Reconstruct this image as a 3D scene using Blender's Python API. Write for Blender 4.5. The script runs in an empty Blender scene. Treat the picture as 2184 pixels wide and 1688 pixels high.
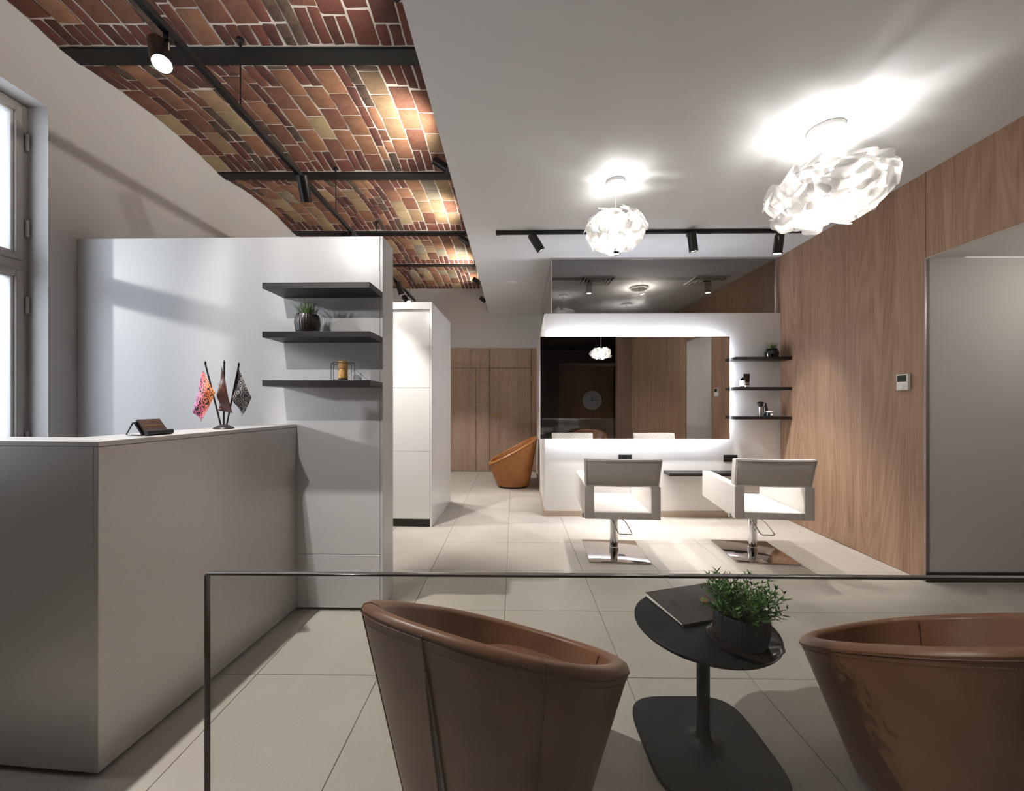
import bpy, bmesh, math, random
from mathutils import Vector, Matrix, Euler

SC = bpy.context.scene
C = SC.collection
PI = math.pi
rnd = random.Random(7)

# ------------------------------------------------------------------ camera
F, CX, CY, EYE = 828.0, 1085.0, 860.0, 1.327          # focal length and principal point in pixels of 2184 x 1688
cam_d = bpy.data.cameras.new('camera')
cam_d.sensor_width = 36.0
cam_d.lens = 36.0 * F / 2184.0
cam_d.shift_x = (1092.0 - CX) / 2184.0
cam_d.shift_y = (CY - 844.0) / 2184.0
cam_d.clip_start = 0.05
cam = bpy.data.objects.new('camera', cam_d); C.objects.link(cam)
cam.location = (0, 0, EYE); cam.rotation_euler = (PI / 2, 0, 0)
SC.camera = cam

# ------------------------------------------------------------------ world, exposure
SC.view_settings.view_transform = 'Standard'
SC.view_settings.look = 'None'
SC.view_settings.gamma = 1.0
SC.view_settings.use_curve_mapping = False
SC.view_settings.exposure = 0.5
world = bpy.data.worlds.new('daylight'); SC.world = world
world.use_nodes = True
bgn = world.node_tree.nodes['Background']
bgn.inputs[0].default_value = (0.80, 0.88, 1.0, 1)
bgn.inputs[1].default_value = 2.7
sun_d = bpy.data.lights.new('low_sun', 'SUN'); sun_d.energy = 1.0; sun_d.angle = math.radians(3.0); sun_d.color = (1, .98, .96)
sun = bpy.data.objects.new('low_sun', sun_d); C.objects.link(sun)
sun.rotation_euler = Vector((-1.6, -1.0, .42)).to_track_quat('Z', 'Y').to_euler()

W_TRACK, W_PEND_S, W_PEND_L, W_BRICK, W_LEFT = 100, 44, 68, 34, 180
LED_STRENGTH = 44

WINDOWS = [(1.0, 2.352)]                            # openings in the left wall

# ------------------------------------------------------------------ helpers
def lin(c):
    if isinstance(c, str):
        c = tuple(int(c[i:i + 2], 16) / 255 for i in (0, 2, 4))
    return tuple(((x / 12.92) if x <= 0.04045 else ((x + 0.055) / 1.055) ** 2.4) for x in c[:3]) + (1.0,)

class MB:
    """collects shapes of one mesh"""
    def __init__(s): s.v = []; s.f = []; s.m = []
    def add(s, vs, fs, mi=0):
        o = len(s.v); s.v += [Vector(v) for v in vs]
        s.f += [tuple(i + o for i in f) for f in fs]; s.m += [mi] * len(fs); return s
    def box(s, x0, x1, y0, y1, z0, z1, mi=0):
        return s.add([(x0,y0,z0),(x1,y0,z0),(x1,y1,z0),(x0,y1,z0),(x0,y0,z1),(x1,y0,z1),(x1,y1,z1),(x0,y1,z1)],
                     [(0,3,2,1),(4,5,6,7),(0,1,5,4),(1,2,6,5),(2,3,7,6),(3,0,4,7)], mi)
    def prism(s, poly, z0, z1, mi=0):
        n = len(poly)
        ar = sum(poly[i][0]*poly[(i+1)%n][1]-poly[(i+1)%n][0]*poly[i][1] for i in range(n))
        if ar < 0: poly = poly[::-1]
        vs = [(p[0],p[1],z0) for p in poly] + [(p[0],p[1],z1) for p in poly]
        fs = [tuple(range(n-1,-1,-1)), tuple(range(n,2*n))] + [(i,(i+1)%n,n+(i+1)%n,n+i) for i in range(n)]
        return s.add(vs, fs, mi)
    def rings(s, rings, cap0=True, cap1=True, mi=0, closed=False):
        n = len(rings[0]); vs = [v for r in rings for v in r]; fs = []
        k = len(rings)
        for j in range(k if closed else k-1):
            a, b = j*n, ((j+1)%k)*n
            for i in range(n): fs.append((a+i, a+(i+1)%n, b+(i+1)%n, b+i))
        if not closed:
            if cap0: fs.append(tuple(range(n-1,-1,-1)))
            if cap1: fs.append(tuple(range((k-1)*n, k*n)))
        return s.add(vs, fs, mi)
    def lathe(s, prof, n=24, c=(0,0,0), mi=0, cap0=True, cap1=True):
        return s.rings([[(c[0]+r*math.cos(2*PI*i/n), c[1]+r*math.sin(2*PI*i/n), c[2]+z) for i in range(n)] for r,z in prof], cap0, cap1, mi)
    def tube(s, path, r, n=8, mi=0, closed=False):
        P = [Vector(p) for p in path]; R = []
        up = None
        for i,p in enumerate(P):
            if closed: t = (P[(i+1)%len(P)]-P[i-1])
            else: t = (P[min(i+1,len(P)-1)]-P[max(i-1,0)])
            t.normalize()
            if up is None:
                up = Vector((0,0,1)) if abs(t.z) < .9 else Vector((1,0,0))
            a = t.cross(up); 
            if a.length < 1e-5: a = t.cross(Vector((1,0,0)))
            a.normalize(); b = a.cross(t).normalized(); up = b
            rr = r[i] if isinstance(r,(list,tuple)) else r
            R.append([p + a*rr*math.cos(2*PI*k/n) + b*rr*math.sin(2*PI*k/n) for k in range(n)])
        return s.rings(R, True, True, mi, closed)
    def cyl(s, p0, p1, r, n=16, r2=None, mi=0):
        return s.tube([p0,p1], [r, r if r2 is None else r2], n, mi)
    def xf(s, M):
        s.v = [M @ v for v in s.v]; return s
    def mesh(s, name, mats, bevel=0, seg=2, smooth=35):
        me = bpy.data.meshes.new(name)
        me.from_pydata([tuple(v) for v in s.v], [], s.f)
        for m in (mats if isinstance(mats,(list,tuple)) else [mats]): me.materials.append(m)
        for p,mi in zip(me.polygons, s.m): p.material_index = mi
        bm = bmesh.new(); bm.from_mesh(me)
        bmesh.ops.recalc_face_normals(bm, faces=bm.faces)
        if bevel:
            ed = [e for e in bm.edges if len(e.link_faces)==2 and e.calc_face_angle(0) > 0.6]
            bmesh.ops.bevel(bm, geom=ed, offset=bevel, segments=seg, profile=0.5, affect='EDGES', clamp_overlap=True)
        bm.to_mesh(me); bm.free()
        if smooth:
            me.shade_smooth() if hasattr(me,'shade_smooth') else None
            for p in me.polygons: p.use_smooth = True
            me.set_sharp_from_angle(angle=math.radians(smooth))
        me.update(); return me
    def build(s, name, mats, parent=None, bevel=0, seg=2, smooth=35, world=False):
        if world and parent is not None:
            s.xf(WM[parent.name].inverted())
        o = bpy.data.objects.new(name, s.mesh(name, mats, bevel, seg, smooth)); C.objects.link(o)
        if parent is not None: o.parent = parent
        return o

WM = {}
def tag(o, label, cat, group=None):
    o['label'] = label; o['category'] = cat
    if group: o['group'] = group
    return o
def thing(name, label, cat, loc=(0,0,0), rz=0, group=None):
    o = bpy.data.objects.new(name, None); C.objects.link(o); o.empty_display_size = .1
    o.location = loc; o.rotation_euler = (0,0,rz)
    WM[o.name] = Matrix.Translation(loc) @ Matrix.Rotation(rz,4,'Z')
    return tag(o, label, cat, group)
def struct(name, mb, m, **k):
    o = mb.build(name, m, **k) if mb is not None else bpy.data.objects.new(name, None)
    if mb is None: C.objects.link(o)
    if k.get('parent') is None:
        o['kind'] = 'structure'; WM[o.name] = Matrix.Identity(4)
    return o
def copy_tree(o, parent=None, label=None):
    c = o.copy(); C.objects.link(c); c.parent = parent
    if label: c['label'] = label
    for ch in list(o.children): copy_tree(ch, c)
    return c
def box_thing(name, label, cat, m, dims, bevel=.002, group=None):
    return tag(MB().box(*dims).build(name, m, bevel=bevel), label, cat, group)

def sup(t, n):
    c, s = math.cos(t), math.sin(t)
    return (math.copysign(abs(c)**(2/n), c), math.copysign(abs(s)**(2/n), s))
def text_mesh(name, txt, size, m, extrude=.0004, font_bold=False, spacing=1.0):
    cu = bpy.data.curves.new(name, 'FONT'); cu.body = txt; cu.size = size; cu.extrude = extrude
    cu.align_x = 'CENTER'; cu.align_y = 'CENTER'; cu.space_character = spacing; cu.resolution_u = 3
    if font_bold: cu.offset = size*.02
    tmp = bpy.data.objects.new('tmp', cu); C.objects.link(tmp)
    dg = bpy.context.evaluated_depsgraph_get()
    me = bpy.data.meshes.new_from_object(tmp.evaluated_get(dg))
    bpy.data.objects.remove(tmp); bpy.data.curves.remove(cu)
    me.name = name; me.materials.clear(); me.materials.append(m)
    return me
def text_part(name, txt, size, m, parent, M, **k):
    me = text_mesh(name, txt, size, m, **k); me.transform(M)
    o = bpy.data.objects.new(name, me); C.objects.link(o); o.parent = parent; return o

# ------------------------------------------------------------------ materials
def newmat(name):
    m = bpy.data.materials.new(name); m.use_nodes = True
    nt = m.node_tree; b = nt.nodes['Principled BSDF']; return m, nt, b
def N(nt, t, **k):
    n = nt.nodes.new(t)
    for a,b in k.items(): setattr(n,a,b)
    return n
def coords(nt, scale=(1,1,1), kind='Object'):
    tc = N(nt,'ShaderNodeTexCoord'); mp = N(nt,'ShaderNodeMapping'); mp.inputs['Scale'].default_value = scale
    nt.links.new(tc.outputs[kind], mp.inputs[0]); return mp.outputs[0]
def noise(nt, vec, scale=5, detail=3, rough=.5, dist=0):
    n = N(nt,'ShaderNodeTexNoise'); n.inputs['Scale'].default_value = scale; n.inputs['Detail'].default_value = detail
    n.inputs['Roughness'].default_value = rough; n.inputs['Distortion'].default_value = dist
    nt.links.new(vec, n.inputs['Vector']); return n.outputs['Fac']
def ramp(nt, fac, stops):
    r = N(nt,'ShaderNodeValToRGB'); e = r.color_ramp.elements
    while len(e) < len(stops): e.new(.5)
    for el,(p,c) in zip(e, stops): el.position = p; el.color = lin(c) if not (isinstance(c,tuple) and len(c)==4) else c
    nt.links.new(fac, r.inputs[0]); return r.outputs[0]
def mixc(nt, fac, a, b, mode='MIX'):
    n = N(nt,'ShaderNodeMix', data_type='RGBA', blend_type=mode)
    for sock,val in ((n.inputs[0],fac),(n.inputs[6],a),(n.inputs[7],b)):
        if hasattr(val,'links') or hasattr(val,'is_linked'): nt.links.new(val, sock)
        else: sock.default_value = val
    return n.outputs[2]
def bump(nt, b, h, strength=.2, dist=.002):
    n = N(nt,'ShaderNodeBump'); n.inputs['Strength'].default_value = strength; n.inputs['Distance'].default_value = dist
    nt.links.new(h, n.inputs['Height']); nt.links.new(n.outputs[0], b.inputs['Normal'])
def plain(name, col, rough=.5, metal=0.0, spec=.5, bmp=0, bscale=200, var=0.0, coat=0.0):
    m, nt, b = newmat(name)
    b.inputs['Base Color'].default_value = lin(col); b.inputs['Roughness'].default_value = rough
    b.inputs['Metallic'].default_value = metal; b.inputs['Specular IOR Level'].default_value = spec
    b.inputs['Coat Weight'].default_value = coat
    v = coords(nt)
    if var:
        f = noise(nt, v, 6, 4)
        c = lin(col); lo = tuple(x*(1-var) for x in c[:3])+(1,); hi = tuple(min(1,x*(1+var)) for x in c[:3])+(1,)
        nt.links.new(ramp(nt, f, [(.3,lo),(.7,hi)]), b.inputs['Base Color'])
    if bmp: bump(nt, b, noise(nt, v, bscale, 2), bmp, .001)
    return m
def emit(name, col, strength):
    m, nt, b = newmat(name); nt.nodes.remove(b)
    e = N(nt,'ShaderNodeEmission'); e.inputs[0].default_value = lin(col); e.inputs[1].default_value = strength
    nt.links.new(e.outputs[0], nt.nodes['Material Output'].inputs[0]); return m
def wood(name, dark, mid, light, seed=0.0):
    m, nt, b = newmat(name)
    tc = N(nt,'ShaderNodeTexCoord'); mp = N(nt,'ShaderNodeMapping')
    mp.inputs['Location'].default_value = (seed, seed*1.7, seed*.6); mp.inputs['Scale'].default_value = (9, 9, .38)
    nt.links.new(tc.outputs['Object'], mp.inputs[0])
    broad = noise(nt, mp.outputs[0], 1.0, 5, .6, .35)
    mp2 = N(nt,'ShaderNodeMapping'); mp2.inputs['Scale'].default_value = (110,110,2.2); nt.links.new(tc.outputs['Object'], mp2.inputs[0])
    fine = noise(nt, mp2.outputs[0], 1.0, 3, .6, .3)
    # cathedral figure: contour bands of a stretched noise field
    mp3 = N(nt,'ShaderNodeMapping'); mp3.inputs['Scale'].default_value = (3.2,3.2,.34); mp3.inputs['Location'].default_value = (seed+3,0,1)
    nt.links.new(tc.outputs['Object'], mp3.inputs[0])
    fld = noise(nt, mp3.outputs[0], 1.0, 1.5, .45, .6)
    mul = N(nt,'ShaderNodeMath', operation='MULTIPLY'); mul.inputs[1].default_value = 26; nt.links.new(fld, mul.inputs[0])
    fr = N(nt,'ShaderNodeMath', operation='PINGPONG'); fr.inputs[1].default_value = .5; nt.links.new(mul.outputs[0], fr.inputs[0])
    fr2 = N(nt,'ShaderNodeMath', operation='MULTIPLY'); fr2.inputs[1].default_value = 2.0; nt.links.new(fr.outputs[0], fr2.inputs[0])
    base = ramp(nt, broad, [(.28,dark),(.5,mid),(.74,light)])
    c1 = mixc(nt, .30, base, ramp(nt, fr2.outputs[0], [(0.0,dark),(.45,mid),(1.0,light)]))
    c2 = mixc(nt, .22, c1, ramp(nt, fine, [(.3,dark),(.6,light)]), 'MIX')
    nt.links.new(c2, b.inputs['Base Color'])
    b.inputs['Roughness'].default_value = .48; b.inputs['Specular IOR Level'].default_value = .35
    bump(nt, b, fine, .12, .0006)
    return m
def glass(name, tint, reflect=1.0, extra=0.0, rough=0.0):
    m, nt, b = newmat(name); nt.nodes.remove(b)
    tr = N(nt,'ShaderNodeBsdfTransparent'); tr.inputs[0].default_value = tint
    gl = N(nt,'ShaderNodeBsdfGlossy'); gl.inputs['Roughness'].default_value = rough; gl.inputs[0].default_value = (1,1,1,1)
    lw = N(nt,'ShaderNodeLayerWeight'); lw.inputs[0].default_value = .5      # Schlick, the same from both sides of the sheet
    pw = N(nt,'ShaderNodeMath', operation='POWER'); pw.inputs[1].default_value = 5; nt.links.new(lw.outputs['Facing'], pw.inputs[0])
    mu = N(nt,'ShaderNodeMath', operation='MULTIPLY_ADD'); mu.inputs[1].default_value = .9*reflect; mu.inputs[2].default_value = .035*reflect+extra
    nt.links.new(pw.outputs[0], mu.inputs[0])
    mx = N(nt,'ShaderNodeMixShader'); nt.links.new(mu.outputs[0], mx.inputs[0])
    nt.links.new(tr.outputs[0], mx.inputs[1]); nt.links.new(gl.outputs[0], mx.inputs[2])
    nt.links.new(mx.outputs[0], nt.nodes['Material Output'].inputs[0]); return m
def brick_mat(name, a, b_, c, ridges=False, seed=0):
    m, nt, b = newmat(name)
    v = coords(nt, (1,1,1))
    f = noise(nt, v, 9+seed, 5, .65)
    f2 = noise(nt, v, 70, 3, .6)
    oi = N(nt,'ShaderNodeObjectInfo')
    col = ramp(nt, f, [(.28,a),(.52,b_),(.75,c)])
    col = mixc(nt, .35, col, ramp(nt, f2, [(.3,a),(.7,c)]))
    hv = N(nt,'ShaderNodeHueSaturation'); mr = N(nt,'ShaderNodeMapRange'); mr.inputs[3].default_value = .85; mr.inputs[4].default_value = 1.15
    nt.links.new(oi.outputs['Random'], mr.inputs[0]); nt.links.new(mr.outputs[0], hv.inputs['Value']); nt.links.new(col, hv.inputs['Color'])
    nt.links.new(hv.outputs[0], b.inputs['Base Color'])
    b.inputs['Roughness'].default_value = .82; b.inputs['Specular IOR Level'].default_value = .25
    h = f2
    if ridges:
        w = N(nt,'ShaderNodeTexWave', wave_type='BANDS', bands_direction='X'); w.inputs['Scale'].default_value = 45
        w.inputs['Distortion'].default_value = .3
        nt.links.new(v, w.inputs['Vector']); ad = N(nt,'ShaderNodeMath', operation='ADD')
        nt.links.new(w.outputs['Fac'], ad.inputs[0]); nt.links.new(f2, ad.inputs[1]); h = ad.outputs[0]
    bump(nt, b, h, .8, .003)
    return m

M = {}
M['wall'] = plain('white_paint', 'C6C3C1', .75, spec=.25, bmp=.05, bscale=350)
M['ceil'] = plain('ceiling_paint', 'DADADB', .8, spec=.2)
M['niche'] = plain('grey_paint', 'D3CFCB', .75, spec=.25)
M['lam'] = plain('white_laminate', 'CBCACB', .30, spec=.5)
M['lamgloss'] = plain('gloss_white_laminate', 'E0DEDC', .12, spec=.5)
M['station'] = plain('station_white', 'E9E6E3', .5, spec=.4)
M['dark_rear'] = plain('dark_brown_paint', '2A1D16', .7)
M['taupe'] = plain('taupe_wallpaper', '7A6354', .4, spec=.5)
M['mortar'] = plain('lime_mortar', 'D2CBC1', .95, spec=.1, bmp=.8, bscale=60, var=.12)
M['grout'] = plain('floor_grout', '7E776F', .9)
M['steel'] = plain('black_steel', '0E0C0B', .6, spec=.4)
M['blackm'] = plain('black_metal', '0E0B0A', .38, spec=.5)
M['track'] = plain('track_black', '0B0908', .5)
M['chrome'] = plain('chrome', 'D9D9DB', .06, metal=1)
M['polish'] = plain('polished_steel', 'B9B1AC', .07, metal=1)
M['alu'] = plain('brushed_aluminium', 'B5B2B0', .3, metal=1)
M['brass'] = plain('brass', 'B08B55', .3, metal=1)
M['shelf'] = plain('black_shelf', '1B1616', .42, spec=.4, bmp=.1)
M['vinyl'] = plain('white_vinyl', 'E6E1DC', .48, spec=.4, bmp=.08, bscale=500)
M['vinylb'] = plain('grey_vinyl_back', 'C3BDB8', .5, spec=.4, bmp=.1, bscale=500)
M['stitchw'] = plain('grey_stitch', 'A79F96', .7)
M['tablem'] = plain('black_powder_coat', '0B0C0E', .5, spec=.25, bmp=.15, bscale=900)
M['folder'] = plain('brown_folder', '33261F', .42, spec=.4, bmp=.25, bscale=900)
M['paper'] = plain('paper', 'F2EEE6', .7)
M['gold'] = plain('gold_foil', 'C8A763', .35, metal=1)
M['deboss'] = plain('dark_deboss', '130D0C', .4)
M['pot'] = plain('charcoal_ceramic', '24272C', .38, spec=.5)
M['potb'] = plain('brown_black_ceramic', '1F1917', .32, spec=.5)
M['jar'] = plain('black_glass_jar', '0A0909', .1, spec=.6)
M['soil'] = plain('soil', '1A140F', .95)
M['saucer'] = plain('brown_glass_saucer', '1D1412', .12, spec=.7)
M['socket'] = plain('black_socket', '1B1B1D', .4)
M['socketb'] = plain('socket_hole', '060606', .6)
M['tstat'] = plain('thermostat_white', 'E4E0DD', .4)
M['lcd'] = plain('lcd_grey', '3C423C', .2)
M['lcdt'] = plain('lcd_digits', '10140F', .4)
M['candle'] = plain('gold_candle', 'B08749', .45, spec=.4, bmp=.3, bscale=120, var=.2)
M['candleb'] = plain('dark_candle_band', '2B1A10', .5)
M['wick'] = plain('wick', 'DDD2BC', .8)
M['winframe'] = plain('window_frame_paint', 'AFA9A4', .5, spec=.4)
M['wintrim'] = plain('window_bead_paint', 'D5D3D2', .45)
M['ltrim'] = plain('metal_edge', 'B8B0AA', .35, metal=.6)
M['beige'] = plain('beige_baseboard', 'B8A592', .5)
M['blackbase'] = plain('black_baseboard', '1B1715', .45)
M['trimdark'] = plain('taupe_jamb', '847C76', .6)
M['gapshade'] = plain('gap_shade', '1A120D', .8)
M['whitep'] = plain('white_plastic', 'EDEBE8', .4)
M['cord'] = plain('white_cord', 'D8D4D0', .5)
M['bronze'] = plain('brown_plastic', '33231B', .35)
M['redplate'] = plain('card_brown', '3A241B', .4)
M['clockf'] = plain('clock_rim', 'CFC6B4', .45)
M['clockd'] = plain('clock_dial', 'C5C1C4', .5)
M['vent'] = plain('vent_grey', 'E0DCD6', .5)
M['ventd'] = plain('vent_dark', '15120F', .6)
M['mirror'] = plain('mirror_silver', 'EDEDEC', .0, metal=1)
M['led'] = emit('led_strip', 'E8F0FF', LED_STRENGTH)
M['lens'] = emit('lamp_lens', 'FFF6EA', 9)
M['dimlamp'] = emit('dim_lamp', 'FFF4E6', .5)
M['bulb'] = emit('bulb', 'FFF4E6', 6)
M['clear'] = glass('clear_glass', (.93,.94,.93,1), .9)
M['pane'] = glass('window_pane', (.97,.98,.98,1), .8)
M['smoke'] = glass('smoked_glass', (.52,.51,.495,1), .9, .07)
M['sideglass'] = glass('side_glass', (.62,.64,.66,1), 1.2, .02)
M['edge'] = plain('glass_edge', '6F6B68', .12, spec=.8, metal=.3)
M['wood'] = wood('oak_laminate', '6F523C', '957660', 'B0927A')
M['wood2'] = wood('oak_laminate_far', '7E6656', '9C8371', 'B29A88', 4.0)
M['wood3'] = wood('oak_laminate_rear', '6E5038', '87664A', '9C7A5C', 9.0)

def mk_tile():
    m, nt, b = newmat('porcelain_tile')
    v = coords(nt, (1,1,1)); oi = N(nt,'ShaderNodeObjectInfo')
    ad = N(nt,'ShaderNodeVectorMath', operation='ADD'); nt.links.new(v, ad.inputs[0]); nt.links.new(oi.outputs['Location'], ad.inputs[1])
    f = noise(nt, ad.outputs[0], 2.2, 6, .6); g = noise(nt, ad.outputs[0], 120, 3, .7)
    c = ramp(nt, f, [(.25,'ADA69D'),(.5,'B7B0A7'),(.78,'C0BAB1')])
    c = mixc(nt, .25, c, ramp(nt, g, [(.3,'A39C93'),(.7,'C7C1B8')]))
    nt.links.new(c, b.inputs['Base Color']); b.inputs['Roughness'].default_value = .5; b.inputs['Specular IOR Level'].default_value = .35
    return m
M['tile'] = mk_tile()
def mk_leather(name, a, b_, c):
    m, nt, b = newmat(name)
    v = coords(nt); f = noise(nt, v, 4, 4); 
    nt.links.new(ramp(nt, f, [(.3,a),(.5,b_),(.75,c)]), b.inputs['Base Color'])
    vo = N(nt,'ShaderNodeTexVoronoi'); vo.inputs['Scale'].default_value = 420; nt.links.new(v, vo.inputs['Vector'])
    bump(nt, b, vo.outputs['Distance'], .12, .001)
    b.inputs['Roughness'].default_value = .40; b.inputs['Specular IOR Level'].default_value = .45
    return m
M['leather'] = mk_leather('tan_leather', '6C452F', '785037', '845B40')
M['leather2'] = mk_leather('orange_leather', '94602F', 'A36A37', 'B1763F')
M['stitch'] = plain('leather_stitch', '5A331F', .6)
M['zip'] = plain('zip_black', '0C0908', .5)
def mk_desk():
    m, nt, b = newmat('brushed_laminate')
    v = coords(nt, (4,4,160)); f = noise(nt, v, 6, 3, .6)
    nt.links.new(ramp(nt, f, [(.3,'B9B6B4'),(.7,'C9C6C4')]), b.inputs['Base Color'])
    b.inputs['Roughness'].default_value = .40; b.inputs['Metallic'].default_value = .55
    bump(nt, b, f, .15, .0006); return m
M['desk'] = mk_desk()
def mk_petal():
    m, nt, b = newmat('petal_sheet'); nt.nodes.remove(b)
    d = N(nt,'ShaderNodeBsdfDiffuse'); d.inputs[0].default_value = (.88,.875,.87,1)
    t = N(nt,'ShaderNodeBsdfTranslucent'); t.inputs[0].default_value = (.56,.55,.535,1)
    tp = N(nt,'ShaderNodeBsdfTransparent'); tp.inputs[0].default_value = (1,1,1,1)
    mx = N(nt,'ShaderNodeMixShader'); mx.inputs[0].default_value = .62
    nt.links.new(d.outputs[0], mx.inputs[1]); nt.links.new(t.outputs[0], mx.inputs[2])
    m2 = N(nt,'ShaderNodeMixShader'); m2.inputs[0].default_value = .14
    nt.links.new(mx.outputs[0], m2.inputs[1]); nt.links.new(tp.outputs[0], m2.inputs[2])
    nt.links.new(m2.outputs[0], nt.nodes['Material Output'].inputs[0]); return m
M['petal'] = mk_petal()
def mk_leaf(name, a, b_, c):
    m, nt, b = newmat(name); v = coords(nt); f = noise(nt, v, 30, 3)
    nt.links.new(ramp(nt, f, [(.3,a),(.5,b_),(.75,c)]), b.inputs['Base Color']); b.inputs['Roughness'].default_value = .5
    b.inputs['Subsurface Weight'].default_value = 0; return m
M['leaf'] = mk_leaf('bush_leaf', '24431A', '3A6A24', '62893A')
M['grass'] = mk_leaf('grass_blade', '2C4420', '4A6A2C', '8A9A4E')
BR = [brick_mat('brick_red', '5E3A32', '6C443A', '7C5044', False, 0), brick_mat('brick_maroon', '4E332E', '5C3C36', '6A463F', False, 2),
      brick_mat('brick_orange', '7E5740', '906850', 'A27A60', False, 1), brick_mat('brick_tan', '8A7055', '9C8264', 'AE9474', True, 3),
      brick_mat('brick_yellow', '9C8664', 'B09A76', 'C2AD88', True, 4), brick_mat('brick_pale', '857A68', '9A8F7B', 'ADA28C', True, 5),
      brick_mat('brick_burnt', '3A2E29', '5A483E', '776456', False, 6), brick_mat('brick_ridged_red', '6A4638', '7E5646', '906654', True, 7)]

# ------------------------------------------------------------------ room measures
XL = -2.79
def XR(y): return 2.966 + .044*y                   # right wall surface
def XE(y): return -.478 + .0139*y                  # edge of the dropped ceiling
ZC, ZV, ZTOP = 3.04, 3.527, 3.80                   # dropped ceiling, beam underside, shell top
YB, YM = 7.5, 4.55                                 # back wall, mirror wall
YREAR = -5.2
TH = .0133                                         # the tile grid is turned by this angle

# ------------------------------------------------------------------ floor
fl = struct('floor', MB().box(-3.3, 4.6, YREAR, 7.7, -.12, -.004), M['grout'])
tile_me = MB().box(-.2985, .2985, -.2985, .2985, -.02, 0).mesh('tile', M['tile'], bevel=.0015, seg=1, smooth=0)
u, v = Vector((math.cos(TH), -math.sin(TH))), Vector((math.sin(TH), math.cos(TH)))
g0 = Vector((-.024, 2.483))
for i in range(-6, 8):
    for j in range(-7, 9):
        c = g0 + u*(.6*(i+.5)) + v*(.6*(j+.5))
        if c.x < XL-.25 or c.x > 4.4 or c.y > 7.75 or c.y < -1.9: continue
        o = bpy.data.objects.new('tile', tile_me); C.objects.link(o); o.parent = fl
        o.location = (c.x, c.y, 0); o.rotation_euler = (0,0,-TH)

# ------------------------------------------------------------------ walls
# left wall with two window openings
wl = MB()
ys = [YREAR] + [w for ab in sorted(WINDOWS) for w in ab] + [7.7]
for k in range(0, len(ys), 2): wl.box(XL-.36, XL, ys[k], ys[k+1], -.1, ZTOP)
for a,b in WINDOWS:
    wl.box(XL-.36, XL, a, b, -.1, .88); wl.box(XL-.36, XL, a, b, 3.12, ZTOP)
struct('wall_left', wl, M['wall'], smooth=0)
# back wall: plaster above, wood cladding below
wb = struct('wall_back', MB().box(XL, 4.2, YB+.02, YB+.2, -.1, ZTOP), M['wall'], smooth=0)
def px(x, y): return (x-CX)/F*y
xa, xb2, xc, xd = px(1015.3,YB), px(1044.6,YB), px(1133.5,YB), px(1175,YB)
g = .004
MB().box(XL,4.0,YB+.013,YB+.0199,0,2.38).build('gap_shade_sheet', M['gapshade'], wb, smooth=0)  # dark sheet added behind the panels, standing in for shade in their gaps
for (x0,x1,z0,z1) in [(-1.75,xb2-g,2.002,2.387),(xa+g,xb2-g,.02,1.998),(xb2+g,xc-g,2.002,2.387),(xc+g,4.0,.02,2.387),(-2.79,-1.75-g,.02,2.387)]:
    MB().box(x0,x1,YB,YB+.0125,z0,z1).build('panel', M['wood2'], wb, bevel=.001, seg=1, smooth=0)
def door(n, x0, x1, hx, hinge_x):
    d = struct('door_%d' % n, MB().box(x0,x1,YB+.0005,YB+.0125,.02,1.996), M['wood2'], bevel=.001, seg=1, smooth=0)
    MB().cyl((hx,YB-.004,1.09),(hx,YB+.003,1.09),.026,20).build('rose', M['brass'], d)
    MB().tube([(hx,YB-.004,1.09),(hx,YB-.045,1.09),(hx+.02,YB-.05,1.09),(hx+.12,YB-.05,1.088)],.009,10).build('handle', M['brass'], d)
    for hz in (.25,1.05,1.8): MB().cyl((hinge_x,YB-.004,hz-.045),(hinge_x,YB-.004,hz+.045),.006,10).build('hinge', M['brass'], d)
door(1, xb2+g, xc-g, px(1050.8,YB), xc-g)
door(2, -1.75+g, xa-g, -1.66, xa-g)
struct('trim_1', MB().box(XL,4.0,YB-.004,YB+.02,0,.018), M['trimdark'], smooth=0)
# right wall: wood cladding with a doorway
YD0, YD1 = 2.04, 2.88
def rwall_box(mb, y0, y1, z0, z1, t=.05):
    return mb.prism([(XR(y0),y0),(XR(y1),y1),(XR(y1)+t,y1),(XR(y0)+t,y0)], z0, z1)
wr = struct('wall_right', rwall_box(rwall_box(MB(), YD1+.02, 7.6, -.1, ZTOP, .3).xf(Matrix.Translation((.02,0,0))), YD1+.02, YD1+.03, 0, .01), M['wall'], smooth=0)
for (y0,y1,z0,z1) in [(YD1+.002,YB,.004,ZC),(YD0,YD1-.002,2.402,ZC),(-.72,YD0-.004,.004,ZC)]:
    rwall_box(MB(), y0,y1,z0,z1,.02).build('panel', M['wood'], wr, bevel=.0008, seg=1, smooth=0)
struct('wall_right_lintel', MB().prism([(XR(-.7)+.02,-.7),(XR(YD1)+.02,YD1),(4.6,YD1),(4.6,-.7)],2.41,ZTOP), M['niche'], smooth=0)
struct('ceiling_rear_side', MB().box(3.3,4.6,YREAR,-.7,ZC,ZTOP), M['dark_rear'], smooth=0)
struct('wall_niche', MB().box(XR(YD1)+.028,4.6,YD1+.002,YD1+.2,-.1,2.41), M['niche'], smooth=0)
struct('wall_rear_side', MB().box(4.4,4.6,YREAR,-.7,-.1,ZTOP), M['dark_rear'], smooth=0)
struct('wall_niche_side', MB().box(4.4,4.6,-.7,YD1,-.1,2.41).prism([(XR(-.7)+.022,-.7),(XR(YD0)+.022,YD0-.002),(4.4,YD0-.002),(4.4,-.7)],-.1,2.41), M['niche'], smooth=0)
struct('baseboard_niche', MB().box(XR(YD1)+.004,4.4,YD1-.012,YD1+.002,0,.07), M['blackbase'], smooth=0)
tr = MB()
tr.box(XR(YD1)-.004,XR(YD1)+.002,YD1-.004,YD1+.004,0,2.402)
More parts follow.
